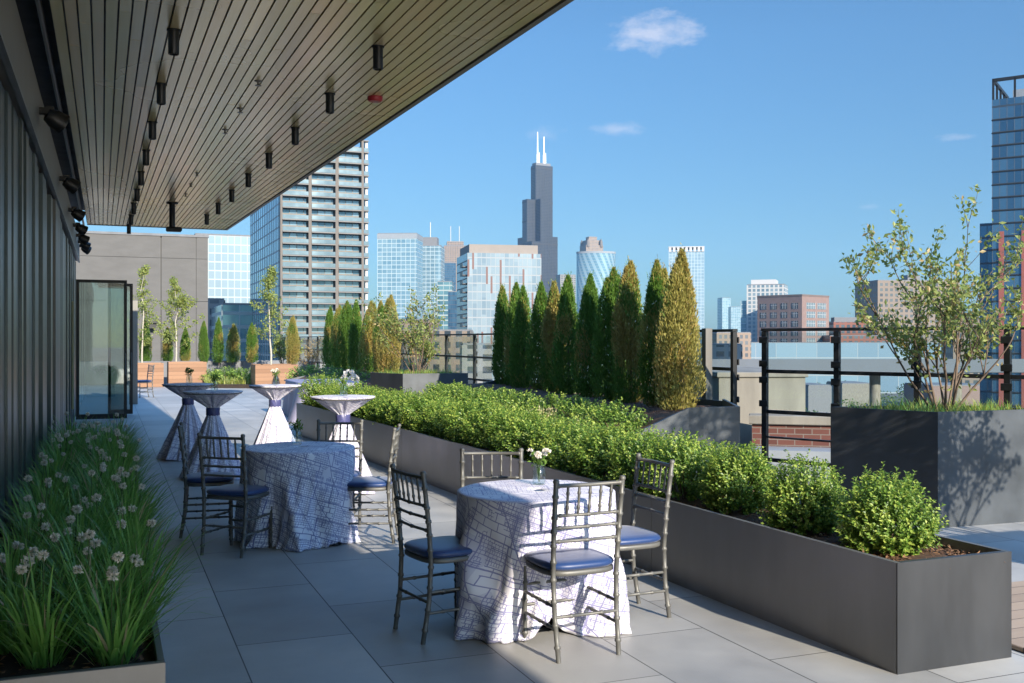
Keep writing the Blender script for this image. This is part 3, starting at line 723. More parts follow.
b = MB(); px_, py_ = at(709,12.2); b.box(px_-.045,px_+.045,py_,py_+.09,0,1.76,bev=.004); o = b.build('steel_post', M['clad_lite']); tag(o, 'slim brown grey post right of the golden arborvitae', 'post')
b = MB(); x, y = at(719,13.6); x2, y2 = at(806,14.6)
cb = empty('concrete_enclosure', (x,y,0), -YAW+.05, 'weathered concrete enclosure with flat coping beyond the railing', 'enclosure')
b.box(0,1.17,0,2.6,-6,hz(377,13.8)); b.build('wall', M['concrete'], cb)
b = MB(); b.box(-.03,1.20,-.03,2.63,hz(377,13.8)+.001,hz(377,13.8)+.07,bev=.01); b.build('coping', M['concrete'], cb)
def mk_brick():
    m, nt, out = newmat('dark_red_brick'); uv = N(nt,'ShaderNodeUVMap').outputs[0]; b = N(nt,'ShaderNodeTexBrick'); b.inputs['Scale'].default_value = 1
    b.inputs['Brick Width'].default_value = .21; b.inputs['Row Height'].default_value = .072; b.inputs['Mortar Size'].default_value = .006
    b.inputs['Color1'].default_value = (.085,.036,.03,1); b.inputs['Color2'].default_value = (.125,.052,.042,1); b.inputs['Mortar'].default_value = (.15,.13,.115,1); nt.links.new(uv, b.inputs['Vector'])
    bsdf(nt, out, b.outputs[0], .85, 0, .2, bump(nt, b.outputs[1], -.4, .005)); return m
M['brick'] = mk_brick()
x, y = at(752,13.0); pw = empty('brick_parapet', (x,y,0), -YAW-.25, 'low dark red brick parapet with a pale stone cap outside the railing', 'wall')
b = MB(); b.box(0,3.4,0,.3,-4,hz(424,13)); b.build('brickwork', M['brick'], pw)
b = MB(); b.box(-.04,3.44,-.05,.35,hz(424,13)+.001,hz(415,13),bev=.01); b.build('stone_cap', M['concrete'], pw)
b = MB(); b.box(0,3.4,-.5,-.01,-4,hz(449,12.6)); b.build('ledge', M['ledge'], pw)

# ------------------------------------------------------------------ chairs
def ringed(mb, pts, r, rings, n=8, rb=1.35):
    P = [Vector(p) for p in pts]; seg = [0]
    for a, c in zip(P, P[1:]): seg.append(seg[-1] + (c-a).length)
    T = seg[-1]
    def pos(s):
        for i in range(len(P)-1):
            if s <= seg[i+1] + 1e-9: return P[i].lerp(P[i+1], (s-seg[i])/max(1e-9, seg[i+1]-seg[i]))
        return P[-1]
    ss = [(s, r) for s in seg]
    for q in rings:
        for ds, k in ((-.010,1),(-.005,rb),(.005,rb),(.010,1)): ss.append((q*T+ds, r*k))
    ss = sorted(x for x in ss if 0 <= x[0] <= T)
    mb.tube([pos(s) for s, _ in ss], [k for _, k in ss], n)
def make_chair():
    t = empty('ballroom_chair', (0,0,0), 0, 'x', 'chair')
    W, D = .185, .185      # front faces +y
    b = MB(); n = 40
    def rr(s, z, k=3.6): # rounded square ring
        return [((abs(math.cos(a))**(2/k))*math.copysign(1,math.cos(a))*.205*s, (abs(math.sin(a))**(2/k))*math.copysign(1,math.sin(a))*.20*s, z) for a in [2*PI*i/n for i in range(n)]]
    b.grid([rr(.97,.420),rr(1.0,.425),rr(1.0,.443),rr(.97,.447)],0,True); b.face(rr(.97,.420)[::-1]); b.face(rr(.97,.447)); b.build('seat_frame', M['chair'], t)
    b = MB(); rows = [rr(.93,.4475),rr(1.0,.458),rr(1.015,.468),rr(.985,.480),rr(.90,.488),rr(.70,.493),rr(.4,.496),rr(.1,.497)]
    b.grid(rows,0,True); b.face(rows[-1]); b.build('seat_cushion', M['cushion'], t)
    for sx in (-1,1):
        b = MB(); ringed(b, [(sx*.178,.168,0),(sx*.180,.170,.41)], .0125, (.12,.30,.55,.78)); b.build('leg', M['chair'], t)
        b = MB(); ringed(b, [(sx*.172,-.225,0),(sx*.178,-.192,.22),(sx*.182,-.182,.42),(sx*.186,-.196,.62),(sx*.190,-.232,.905)], .0135, (.08,.2,.33,.45,.55,.64,.72,.8,.92)); b.lathe([(.016,.903),(.017,.912),(.012,.922),(0,.924)],10,0,(sx*.190,-.233)); b.build('back_leg', M['chair'], t)
    def bk(z):
        return -.182 - (.014*(z-.42)/.2 if z < .62 else .014 + .036*(z-.62)/.285), .183 + .006*(z-.42)/.48
    for z in (.888,.735,.672,.602):
        y, hw = bk(z); b = MB(); ringed(b, [(-hw,y,z),(0,y-.012,z),(hw,y,z)], .0105 if z > .8 else .0085, (.08,.5,.92) if z < .8 else (.03,.97), 8); b.build('back_rail', M['chair'], t)
    for i in range(5):
        x = -.122 + .061*i; y0, _ = bk(.738); y1, _ = bk(.885); c = -.012*(1-(x/.19)**2)
        b = MB(); ringed(b, [(x,y0+c,.738),(x*1.02,y1+c,.885)], .0068, (.25,.75), 6); b.build('spindle', M['chair'], t)
    for sx in (-1,1):
        for z in (.16,.27):
            b = MB(); ringed(b, [(sx*.176,-.205+.04*z,z),(sx*.179,.169,z)], .0085, (.25,.5,.75), 7); b.build('stretcher', M['chair'], t)
    for z in (.20,.31):
        b = MB(); ringed(b, [(-.178,.169,z),(.178,.169,z)], .0085, (.25,.5,.75), 7); b.build('stretcher', M['chair'], t)
    b = MB(); ringed(b, [(-.174,-.198,.22),(.174,-.198,.22)], .0085, (.25,.75), 7); b.build('stretcher', M['chair'], t)
    return t
ch0 = None
def chair(x, y, face, lab, grp):
    """face: degrees, direction the sitter faces (0 = +X, 90 = +Y)"""
    global ch0
    rz = rad(face-90)
    if ch0 is None: ch0 = make_chair(); ch0.location = (x,y,0); ch0.rotation_euler = (0,0,rz); ch0['label'] = lab; ch0['group'] = grp
    else: dup(ch0, (x,y,0), rz, lab, grp)
g1, g2 = 'chairs around the front table', 'chairs around the rear table'
chair(2.27, 4.90, 92, 'pewter chair with blue seat, back to the camera, in front of the front table', g1)
chair(1.755, 5.43, 10, 'pewter chair mostly in shade at the left side of the front table', g1)
chair(2.82, 5.36, 182, 'sunlit pewter chair at the right of the front table beside the hedge planter', g1)
chair(2.22, 5.95, 248, 'pewter chair on the far side of the front table behind the cloth', g1)
chair(.94, 8.06, 50, 'dark shaded chair at the near left of the rear table, back to the camera', g2)
chair(.80, 8.89, -6, 'shaded chair at the far left of the rear table', g2)
chair(1.975, 8.14, 159, 'chair seen from the side at the right of the rear table, blue seat', g2)
chair(1.815, 8.66, 248, 'chair on the far side of the rear table in front of a cocktail table', g2)
chair(.95, 30.5, 200, 'far chair in the shade beside the grey post near the cedar planters', 'chairs by the doors')

# ------------------------------------------------------------------ tables and cloths
def make_round_table(x, y, R_, label, grp):
    t = empty('round_table', (x,y,0), .55, label, 'table', grp)
    b = MB(); b.lathe([(0,.715),(R_-.01,.715),(R_,.72),(R_,.74),(R_-.01,.744),(0,.744)], 40); b.build('tabletop', M['clad_lite'], t)
    b = MB(); b.lathe([(.05,.714),(.045,.5),(.04,.2),(.06,.12)], 16); b.build('pedestal', M['dark'], t)
    for k in range(4):
        a = k*PI/2; b = MB(); b.tube([(.05*math.cos(a),.05*math.sin(a),.13),(.3*math.cos(a),.3*math.sin(a),.06),(.43*math.cos(a),.43*math.sin(a),.026)],[.026,.022,.02],8)
        b.lathe([(.0,0),(.03,.001),(.032,.015),(.02,.03)],12,0,(.43*math.cos(a),.43*math.sin(a))); b.build('foot', M['dark'], t)
    return t
def smooth(t): t = max(0, min(1, t)); return t*t*(3-2*t)
def adiff(a, b): return (a-b+PI) % (2*PI) - PI
def round_cloth(x, y, R_, mat, label, grp, folds, lifts, seed, H_=.752):
    r = random.Random(seed); n = 240; mb = MB(); th = [2*PI*k/n for k in range(n)]
    rows, uvs = [], []
    for q in (0.001,.25,.5,.75,.9,.965):
        rows.append([(q*R_*math.cos(a), q*R_*math.sin(a), H_ + .0015*mnoise.noise(Vector((q*3*math.cos(a),q*3*math.sin(a),seed)))) for a in th])
        uvs.append([(q*R_*math.cos(a), q*R_*math.sin(a)) for a in th + [2*PI]])
    MR = 46
    hem = [0]*n
    for k, a in enumerate(th):
        z = .004
        for (c, w, hgt) in lifts: z += hgt*math.exp(-(adiff(a,c)/w)**2)
        hem[k] = z
    for i in range(MR+1):
        t = i/MR; row = []; uvr = []
        for k, a in enumerate(th + [2*PI]):
            kk = k % n
            z = H_ - .006 - (H_ - hem[kk] - .006)*t
            base = R_ + .002 + .006*smooth(t*6)
            amp = smooth((t-.04)/.8)
            aa = a + .30*t*t
            f = 0
            for (c, w, d, tw) in folds: f += d*math.exp(-(adiff(a + tw*(1-t), c)/w)**2)
            rg = lambda x: 1 - 2*abs(math.sin(x*.5))**.8
            wv = .032*rg(9*aa + seed) + .022*rg(16*aa + 1.7*seed + 1.2*t) + .008*math.sin(29*aa + 2.2*seed)
            fl = .012*mnoise.noise(Vector((4*math.cos(a), 4*math.sin(a), 5*t + seed)))
            bl = .012*math.sin(41*a+seed)*smooth((t-.9)/.1) + .05*smooth((t-.93)/.07)*abs(mnoise.noise(Vector((7*math.cos(a),7*math.sin(a),seed))))
            q = base + (.012 + f + wv*.8)*amp + fl*smooth(t*3) + bl
            if k < n: row.append((q*math.cos(a), q*math.sin(a), z))
            uvr.append((a*R_*1.15, z*1.03 + .6))
        rows.append(row); uvs.append(uvr)
    mb.grid(rows, 0, True, uvs)
    o = mb.build('tablecloth', mat); o.location = (x,y,0); tag(o, label, 'tablecloth', grp)
    md = o.modifiers.new('thickness', 'SOLIDIFY'); md.thickness = .0015; md.offset = 0
    return o
TX, TY = 2.313, 5.447
make_round_table(TX, TY, .45, 'front round pedestal table with its foot showing under the lifted cloth', 'round tables')
round_cloth(TX, TY, .455, M['cloth'], 'white floor length cloth with violet street plan print on the front table', 'round table cloths',
    [(rad(200),.18,.13,.0), (rad(226),.15,.07,.75), (rad(310),.24,.125,.2), (rad(268),.26,-.13,.1), (rad(180),.15,-.07,0), (rad(357),.25,-.14,0), (rad(90),.25,-.14,0)],
    [(rad(258),.20,.105)], 1.0)
make_round_table(1.447, 8.349, .445, 'rear round pedestal table hidden under a patterned cloth', 'round tables')
round_cloth(1.447, 8.349, .45, M['cloth_dense'], 'densely printed blue and white cloth on the rear table, mostly in shade', 'round table cloths',
    [(rad(232),.22,-.10,.0), (rad(262),.10,.06,.35), (rad(285),.12,-.03,.3), (rad(318),.20,.04,.1), (rad(345),.2,-.11,0), (rad(140),.2,-.12,0), (rad(45),.22,-.12,0)],
    [(rad(300),.12,.03)], 2.4)

def vase(x, y, z, label, kind, s=1.0):
    t = empty('glass_vase', (x,y,z), R.uniform(0,6), label, 'vase', 'bud vases on the tables'); t.scale = (s,s,s)
    b = MB(); b.lathe([(.030,.001),(.034,.004),(.034,.075),(.026,.085),(.026,.10),(.029,.104),(.026,.104),(.0235,.098),(.0235,.086),(.031,.074),(.031,.008),(0,.007)], 24)
    b.build('jar', M['vase'], t)
    b = MB(); r = random.Random(int(x*100))
    for i in range(8):
        a = r.uniform(0,6.28); q = r.uniform(.02,.05); b.tube([(0,0,.012),(q*.3*math.cos(a),q*.3*math.sin(a),.09),(q*math.cos(a),q*math.sin(a),.135)], .0016, 5)
    for i in range(60):
        a = r.uniform(0,6.28); q = r.uniform(.0,.045); leaf(b, Vector((q*math.cos(a),q*math.sin(a),r.uniform(.09,.15))), rv(r)+Vector((0,0,.6)), rv(r), .03, .012, 1)
    b.build('stems', [M['stem'], M['box_a']], t)
    if kind:
        for j in range(9):
            a = r.uniform(0,6.28); q = r.uniform(.01,.052); c = Vector((q*math.cos(a),q*math.sin(a),.145+r.uniform(-.015,.028))); b = MB()
            for i in range(26):
                d = rv(r).normalized(); d.z = abs(d.z)*.9+.1; leaf(b, c + d*.004, d, rv(r), .017, .013, 0, .35)
            b.build('blossom', M['petal'] if kind == 1 else M['pale_fol'], t)
    return t
vase(2.41, 5.63, .7535, 'square shouldered clear glass vase of white flowers on the front table', 1, 1.15)
vase(1.47, 8.56, .7535, 'slim clear glass vase of green sprigs on the rear table', 0, 1.25)

CTZ, CTR = 1.02, .34
def cocktail(i, px, d, mat, label_t, label_c, label_v, flower):
    x, y = at(px, d)
    t = empty('cocktail_table', (x,y,0), 0, label_t, 'table', 'cocktail tables')
    b = MB(); b.lathe([(0,CTZ-.03),(CTR-.01,CTZ-.03),(CTR-.006,CTZ-.012),(0,CTZ-.010)], 32); b.build('tabletop', M['clad_lite'], t)
    b = MB(); b.lathe([(.035,CTZ-.031),(.035,.03)], 14); b.build('pole', M['dark'], t)
    b = MB(); b.lathe([(.0,.0),(.27,.001),(.272,.012),(.06,.032)], 28); b.build('base_plate', M['dark'], t)
    r = random.Random(60+i); n = 160; th = [2*PI*k/n for k in range(n)]; rows, uvs = [], []; ph = r.uniform(0,6)
    prof = [(.001,CTZ),(.5*CTR,CTZ),(.92*CTR,CTZ),(CTR,CTZ-.003),(CTR+.004,CTZ-.012)]
    prof += [(CTR*(1-s)**1.15 + .066*(1-(1-s)**1.15), CTZ-.012 - .185*s) for s in (.12,.25,.4,.55,.7,.85,1)]
    prof += [(.060,CTZ-.23),(.062,CTZ-.26)]
    prof += [(.062 + (.30)*(s**1.05), CTZ-.26 - (CTZ-.265)*s) for s in (.06,.12,.2,.3,.4,.5,.6,.7,.8,.88,.94,.98,1)]
    for j, (q, z) in enumerate(prof):
        row, uvr = [], []
        for k, a in enumerate(th + [2*PI]):
            up = 1 if 5 <= j <= 11 else 0; low = j > 13
            s = (CTZ-.26-z)/(CTZ-.26) if low else 0
            A = .022*math.sin(PI*min(1,(j-4)/7.5)) if up else (.004 if j in (12,13) else (.006 + .035*s if low else 0))
            w = math.sin(13*a+ph)*.6 + math.sin(22*a+2*ph)*.4 if not low else math.sin(8*a+ph)*.6 + .4*math.sin(15*a+2.1*ph + 2*s) + .25*math.sin(31*a)
            qq = q + A*w
            if low: qq += .05*s*mnoise.noise(Vector((2*math.cos(a)+i*3,2*math.sin(a),1.0)))
            if k < n: row.append((qq*math.cos(a), qq*math.sin(a), max(.003, z + (.02*smooth((s-.9)/.1)*(.5+.5*math.sin(5*a+ph)) if low else 0))))
            uvr.append((a*.22, z*.8))
        rows.append(row); uvs.append(uvr)
    mb = MB(); mb.grid(rows, 0, True, uvs); o = mb.build('tablecloth', mat); o.location = (x,y,0); tag(o, label_c, 'tablecloth', 'tied cocktail table cloths')
    b = MB(); rows = [[((q + .004*math.sin(9*a+z*60+ph))*math.cos(a), (q + .004*math.sin(9*a+z*60+ph))*math.sin(a), z) for a in th[::4]] for q, z in ((.070,CTZ-.29),(.078,CTZ-.275),(.076,CTZ-.24),(.079,CTZ-.21),(.074,CTZ-.195))]
    b.grid(rows, 0, True); b.build('sash', M['sash'], o)
    v = vase(x+.02, y+.05, CTZ+.002, label_v, flower, 1.2)
ctm = mk_cloth('sparse_street_plan_cloth', (.60,.59,.66), (.15,.15,.31), 1.25, .75, .35)
cocktail(0, 188, 14.0, ctm, 'tall cocktail table furthest left at the shade edge', 'tied printed cloth on the cocktail table furthest left', 'small vase with a dark bloom on the furthest left cocktail table', 2)
cocktail(1, 213, 12.0, ctm, 'tall cocktail table second from left, standing partly in shade', 'tied printed cloth on the second cocktail table from left', 'small vase on the second cocktail table from left', 0)
cocktail(2, 275, 13.6, ctm, 'tall cocktail table in full sun, third from left', 'sunlit tied cloth on the cocktail table third from left', 'small vase of white flowers on the sunlit third cocktail table', 1)
cocktail(3, 343, 10.9, ctm, 'tall cocktail table beside the hedge planter, furthest right', 'sunlit tied cloth on the cocktail table beside the hedge planter', 'small clear vase on the cocktail table beside the hedge planter', 0)
# draped rectangular table further back
dt = empty('buffet_table', (4.25,21.6,0), 0, 'long buffet table draped in grey violet cloth beyond the hedge planter', 'table')
b = MB(); b.box(-.62,.62,-1.2,1.2,.72,.745,bev=.004); b.build('tabletop', M['clad_lite'], dt)
for sx in (-1,1):
    for sy in (-1,1): b = MB(); b.tube([(sx*.5,sy*1.05,0),(sx*.5,sy*1.05,.72)], .016, 8); b.build('leg', M['dark'], dt)
mb = MB(); n = 160; rows = []
def rp(a, ex, hx, hy):
    k = 8; c, s = math.cos(a), math.sin(a); m = (abs(c)**k + abs(s)**k)**(-1/k); return c*m*hx, s*m*hy
th = [2*PI*k/n for k in range(n)]
rows.append([(0,0,.752)]*n); rows.append([(*rp(a,8,.60,1.18),.752) for a in th])
for i in range(13):
    t = i/12; row = []
    for a in th:
        fl = .03*t*math.sin(11*a) + .32*t*math.exp(-(adiff(a,rad(225))/.35)**2) + .05*t
        x, y = rp(a,8,.63+fl,1.21+fl); row.append((x,y,.748-.74*t))
    rows.append(row)
mb.grid(rows, 0, True); o = mb.build('tablecloth', M['grey_drape']); o.location = (4.25,21.6,0); tag(o, 'grey violet cloth spilling to the floor from the long buffet table', 'tablecloth')

# ------------------------------------------------------------------ far end of the terrace
def cedar(x0, x1, y0, y1, h, label):
    t = empty('cedar_planter', ((x0+x1)/2,y0,0), 0, label, 'planter', 'cedar planter boxes'); w = (x1-x0)/2; d = y1-y0
    b = MB(); b.box(-w,w,0,.03,0,h); b.box(-w,-w+.03,.031,d,0,h); b.box(w-.03,w,.031,d,0,h); b.box(-w+.031,w-.031,d-.03,d,0,h); b.build('box', M['cedar'], t)
    b = MB(); b.box(-w+.032,w-.032,.032,d-.032,0,h-.06); b.build('soil', M['soil'], t)
cedar(.95,1.82,37.2,38.2,.82,'leftmost cedar planter box against the back wall beside the post')
cedar(1.98,3.25,37.2,38.2,.85,'wide cedar planter box below the pale trunk birch, second from left')
cedar(4.55,5.95,34.4,35.6,.80,'sunlit square cedar planter box behind the cocktail tables')
b = MB(); b.box(-2,6.7,39.6,39.9,0,.84,bev=.01); tag(b.build('low_wall', M['stone']), 'low grey stone wall across the far end of the terrace', 'wall')
b = MB(); b.box(6.0,6.9,36.2,36.5,0,.86,bev=.01); tag(b.build('low_wall', M['stone']), 'short grey stone wall right of the sunlit cedar box', 'wall')
bm = [birch_meshes(401, 3.5, .85, 1700, .085), birch_meshes(402, 3.1, 1.35, 3000, .085), birch_meshes(403, 3.2, 1.0, 1800, .085)]
for i, (px, d, z, h, lab) in enumerate([(142,37.2,.75,3.3,'slender tree with twisted top at the far left before the concrete wall'),(176,36.8,.78,3.2,'white trunked birch in the wide cedar planter before the concrete wall'),(271,34.0,.74,3.4,'slender pale trunked birch in the sunlit cedar planter')]):
    x, y = at(px, d); t = empty('birch_tree', (x,y,z), i, lab, 'tree'); s = h/3.3; t.scale = (s,s,s); link('crown', bm[i][0], t); link('trunk', bm[i][1], t)
small = [(145,38,320,'bright green young arborvitae beside the leftmost cedar box',4),(167,38,328,'yellowish young arborvitae left of the birch trunk',1),(186,38,328,'yellowish young arborvitae right of the birch trunk',9),(203.5,38,322,'bright green young arborvitae right of the concrete wall corner',3),
         (219,38,319,'narrow bright green young arborvitae, second right of the concrete wall',5),(233,38,325,'dull green young arborvitae, third right of the concrete wall',6),(252,38,324,'yellow brown young arborvitae left of the sunlit cedar box',9),(294,35.5,318,'golden young arborvitae behind the sunlit cedar box',0)]
for px, d, ytop, lab, k in small:
    x, y = at(px, d); z = .75; h = hz(ytop, d)-z; put_arb(proto[k], x, y, z, h/1.68, lab, 'young arborvitae along the far wall', .92)
st3 = shrubtree_meshes(303, 1.3, .7, 8, 1700, .075, ('birch_l','shrub','bark'))
x, y = at(284,36.5); put_shrubtree(st3, x, y, .6, 'dense green shrub behind the sunlit cedar box', 1.15)
st4 = shrubtree_meshes(304, 1.1, .6, 8, 700, .06, ('shrub_r','arb_o','bark'))
x, y = at(312,35.5); put_shrubtree(st4, x, y, .55, 'brown twiggy shrub between the golden arborvitae and the far row', 1.0)
fs = [boxwood_mesh(140+i, .42, .5, 120, 12, .055) for i in range(2)]
r = random.Random(31)
for i, (px, d, s, lab) in enumerate([(214,36,.9,'low yellow green shrub at the left end of the far flower bed'),(228,35.6,1.1,'low mound shrub in the far bed, second from the left'),(243,35.4,1.0,'low mound shrub in the far bed beside the sunlit cedar box'),(306,30,1.0,'low yellow green shrub right of the sunlit cedar box'),(320,29,1.1,'low yellow green shrub behind the buffet table, second right of the cedar box'),(336,27,1.1,'bushy green shrub behind the buffet table at the foot of the far arborvitae'),(350,25,1.1,'bushy green shrub by the white hydrangea'),(368,23.5,1.0,'dark bushy shrub below the golden tree of the far row'),(326,25,.8,'small pale shrub right behind the buffet table')]):
    x, y = at(px, d); o = link('low_shrub', fs[i % 2]); o.location = (x,y,.12 if i < 3 else .35); o.scale = (s*1.3,s*1.1,s); o.rotation_euler = (0,0,i); tag(o, lab, 'shrub', 'low shrubs in the far beds')
b = MB(); r = random.Random(77)
def fbed(r): px = r.uniform(205,252); d = r.uniform(34.6,37.5); x, y = at(px,d); return x, y, .10
me = grass_patch(5, fbed, 1500, .3, .03, ('pale_fol','sedge')); o = link('ground_cover', me); tag(o, 'yellow green ground cover in the far bed', 'ground cover', kind='stuff')
b = MB(); p0 = [at(203,34.4), at(254,34.2), at(256,38.0), at(203,38.6)]; b.prism(p0, 0, .12); tag(b.build('flower_bed', M['soil']), kind='structure')
x, y = at(349, 22.3); t = empty('hydrangea', (x,y,.42), 0, 'white hydrangea bloom beside the far raised bed', 'plant'); b = MB(); r = random.Random(9)
for c in ((0,0,.42,.13),(.12,.05,.33,.10),(-.1,.02,.30,.09)):
    for i in range(160):
        d = rv(r).normalized(); leaf(b, Vector(c[:3]) + d*c[3]*.8, d, rv(r), .05, .04, 0)
b.build('bloom', M['petal'], t); b = MB(); b.tube([(0,0,-.4),(0,0,.35)], .012, 6, 0)
for i in range(140):
    a = r.uniform(0,6.28); q = r.uniform(0,.3); leaf(b, Vector((q*math.cos(a),q*math.sin(a),r.uniform(-.35,.3))), rv(r), rv(r), .09, .06, 1)
b.build('foliage', [M['stem'], M['box_a']], t)
# concrete block building behind the far wall
cw = empty('concrete_building', (0,63.5,0), 0, 'blank grey concrete building with a vertical joint behind the far trees', 'building')
b = MB(); zt = 7.75
for (x0, x1) in ((-3.2,2.93),(2.99,4.93),(4.96,5.62)):
    b.box(x0,x1,0,14,-35,3.9); b.box(x0,x1,0,14,3.93,zt-1.3); b.box(x0,x1,0,14,zt-1.28,zt)
b.build('wall', M['concrete_wall'], cw); b = MB(); b.box(-3.1,5.5,.05,13.9,-35,zt-.1); b.build('joint', M['dark'], cw)
b = MB(); b.box(-3.25,5.67,-.05,14.05,zt+.002,zt+.14); b.build('coping', M['stone'], cw)
b = MB(); b.box(2.15,2.75,-.75,-.02,2.6,2.75); b.box(2.2,2.65,-.6,-.02,2.3,2.6); b.build('canopy', M['dark'], cw)

# ------------------------------------------------------------------ city
GZ = -35
def city(name, px0, px1, ytop, d, dep, mat, label, rz=-YAW, ybase=None, cat='skyscraper', part='facade', roofm=None):
    """box whose front face spans px0..px1 at distance d"""
    x, y = at((px0+px1)/2, d); w = (px1-px0)/F*d/2
    t = empty(name, (x,y,GZ), rz, label, cat); h = hz(ytop,d)-GZ
    b = MB(); b.box(-w,w,0,dep,0,h); b.build(part, mat, t)
    b = MB(); b.box(-w+.3,w-.3,.3,dep-.3,h+.01,h+h*.004+.4); b.build('roof', roofm or M['stone'], t)
    return t, w, h
def addbox(t, name, mat, *a, **k): b = MB(); b.box(*a, **k); return b.build(name, mat, t)
GL = lambda n, **k: facade(n, **k)
f_pale = facade('pale_curtain_wall', 2.6,3.6,.12,.14,(.20,.28,.33),(.235,.315,.365),(.27,.33,.37), .3,.2)
f_blue = facade('blue_curtain_wall', 4.2,3.8,.10,.14,(0.18,0.315,0.39),(0.3,0.435,0.495),(0.3,0.375,0.405), .55,.10)
f_teal = facade('teal_curtain_wall', 5.0,4.0,.07,.25,(0.08,0.176,0.224),(0.16,0.304,0.336),(0.24,0.288,0.288), .5,.12)
f_navy = facade('navy_curtain_wall', 1.7,3.3,.07,.15,(.04,.11,.19),(.09,.20,.30),(.025,.04,.06), .6,.08)
f_black = facade('black_tower_wall', 4.6,3.9,.25,.35,(.012,.018,.028),(.025,.034,.048),(.010,.012,.016), .4,.25)
f_white = facade('white_tower_wall', 3.4,3.2,.35,.30,(0.132,0.204,0.252),(0.24,0.312,0.348),(0.396,0.396,0.384), .3,.2)
f_brown = facade('brown_stone_wall', 3.2,3.6,.45,.4,(0.055,0.066,0.077),(0.11,0.121,0.132),(0.22,0.165,0.127), .2,.3,0,.8)
f_loft = facade('masonry_wall', 4.0,4.0,.45,.45,(0.025,0.035,0.045),(0.07,0.09,0.1),(0.18,0.145,0.115), .2,.3,0,.85)
f_brick = facade('brick_loft_wall', 4.0,4.0,.40,.40,(0.03,0.042,0.054),(0.084,0.108,0.12),(0.18,0.072,0.048), .2,.3,0,.85)
f_grey = facade('grey_block_wall', 4.5,3.6,.35,.45,(0.03,0.04,0.05),(0.08,0.1,0.115),(0.19,0.19,0.185), .2,.3,0,.8)
# residential tower with balconies, aligned with the terrace
bx, by = at(280,250); X1, Yb = 21.9, 61
rt_ = empty('balcony_tower', (39.4,253,GZ), 0, 'tall apartment tower with stacked balconies and a blue glass side', 'skyscraper')
f_side = facade('tower_side_glass', 4.4,2.94,.16,.16,(.10,.24,.36),(.26,.44,.54),(.30,.32,.32), .6,.08)
f_bay = facade('tower_bay_glass', 1.75,2.94,.08,.10,(.09,.16,.21),(.27,.36,.42),(.12,.11,.10), .5,.1)
TH = hz(136,252)-GZ
addbox(rt_, 'glass_side', f_side, .6, X1-.6, 1.8, Yb, 0, TH-1.5)
addbox(rt_, 'front_glazing', f_bay, .7, X1-.7, 1.5, 1.79, 0, TH-1.5)
for cx, w in ((0,.5),(6.9,.75),(13.6,.75),(20.2,.6)): addbox(rt_, 'column', M['conc_tan'] if 'conc_tan' in M else M.setdefault('conc_tan', plain('tan_concrete',(.125,.112,.10),.8,0,.1,.5)), cx, cx+w, -.25, 1.48, 0, TH)
addbox(rt_, 'column', M['white'], X1-.6, X1, .2, 1.48, 0, TH)
fl = int(TH/2.94); M['slab'] = plain('pale_slab', (.165,.16,.155), .8, 0, .08, .5)
M['balc_glass'] = plain('balcony_glass', (.17,.23,.26), .14, .45, .2, .2)
me_s = {}
for bay, (x0, x1) in enumerate(((.51,6.89),(7.66,13.59),(14.36,20.19),(20.81,X1+.12))):
    sl = MB(); sl.box(x0,x1,-.45,1.45,.02,.30); gl = MB(); gl.box(x0+.05,x1-.05,-.42,-.36,.35,1.30); fu = MB()
    rr_ = random.Random(bay)
    for k in range(5): q = rr_.uniform(x0+.4,max(x0+.5,x1-.9)); fu.box(q,q+.55,.3,.9,.345,.9+rr_.random()*.4)
    me_s[bay] = (sl.mesh('balcony', M['slab']), gl.mesh('balustrade', M['balc_glass']), fu.mesh('furniture', M['stone']))
rr_ = random.Random(3)
for k in range(12, fl+1):
    for bay in range(4):
        o = link('balcony', me_s[bay][0], rt_); o.location = (0,0,TH - (fl-k)*2.94 - .35)
        if k < fl:
            c = link('balustrade', me_s[bay][1], o)
            if bay < 3 and rr_.random() < .6: link('furniture', me_s[bay][2], o)
b = MB()
for k in range(15): y = 2.0 + k*4.05; b.box(.57,.62,y,y+.55,0,TH-1.2)
b.build('side_fins', M['conc_tan'], rt_)
# pale glass slab behind the concrete block
city('glass_slab_tower', 196, 262, 236, 420, 40, f_pale, 'pale glass office block between the concrete building and the balcony tower', -.0)
city('office_block', 205, 225, 300, 330, 30, f_grey, 'low grey office block with dark windows right of the concrete building', 0, cat='building')
city('office_block', 222, 256, 305, 300, 30, f_teal, 'low teal glazed office block at the foot of the balcony tower', 0, cat='building')
# twin glass towers
t, w, h = city('glass_tower', 377, 417, 234, 900, 32, f_blue, 'light blue glass tower right of the balcony tower', -YAW-.08)
addbox(t, 'roof_screen', M['ledge'], -w-.2, w+.2, -.2, 32.2, h-4, h+.3)
t, w, h = city('glass_tower', 417, 441, 246, 980, 30, f_blue, 'slimmer blue glass tower attached on the right with a small mast', -YAW-.05)
addbox(t, 'mechanical_box', M['stone'], -7,7,5,20,h,h+9); b = MB(); b.tube([(0,10,h+9),(0,10,h+24)],.5,6); b.build('mast', M['white'], t)
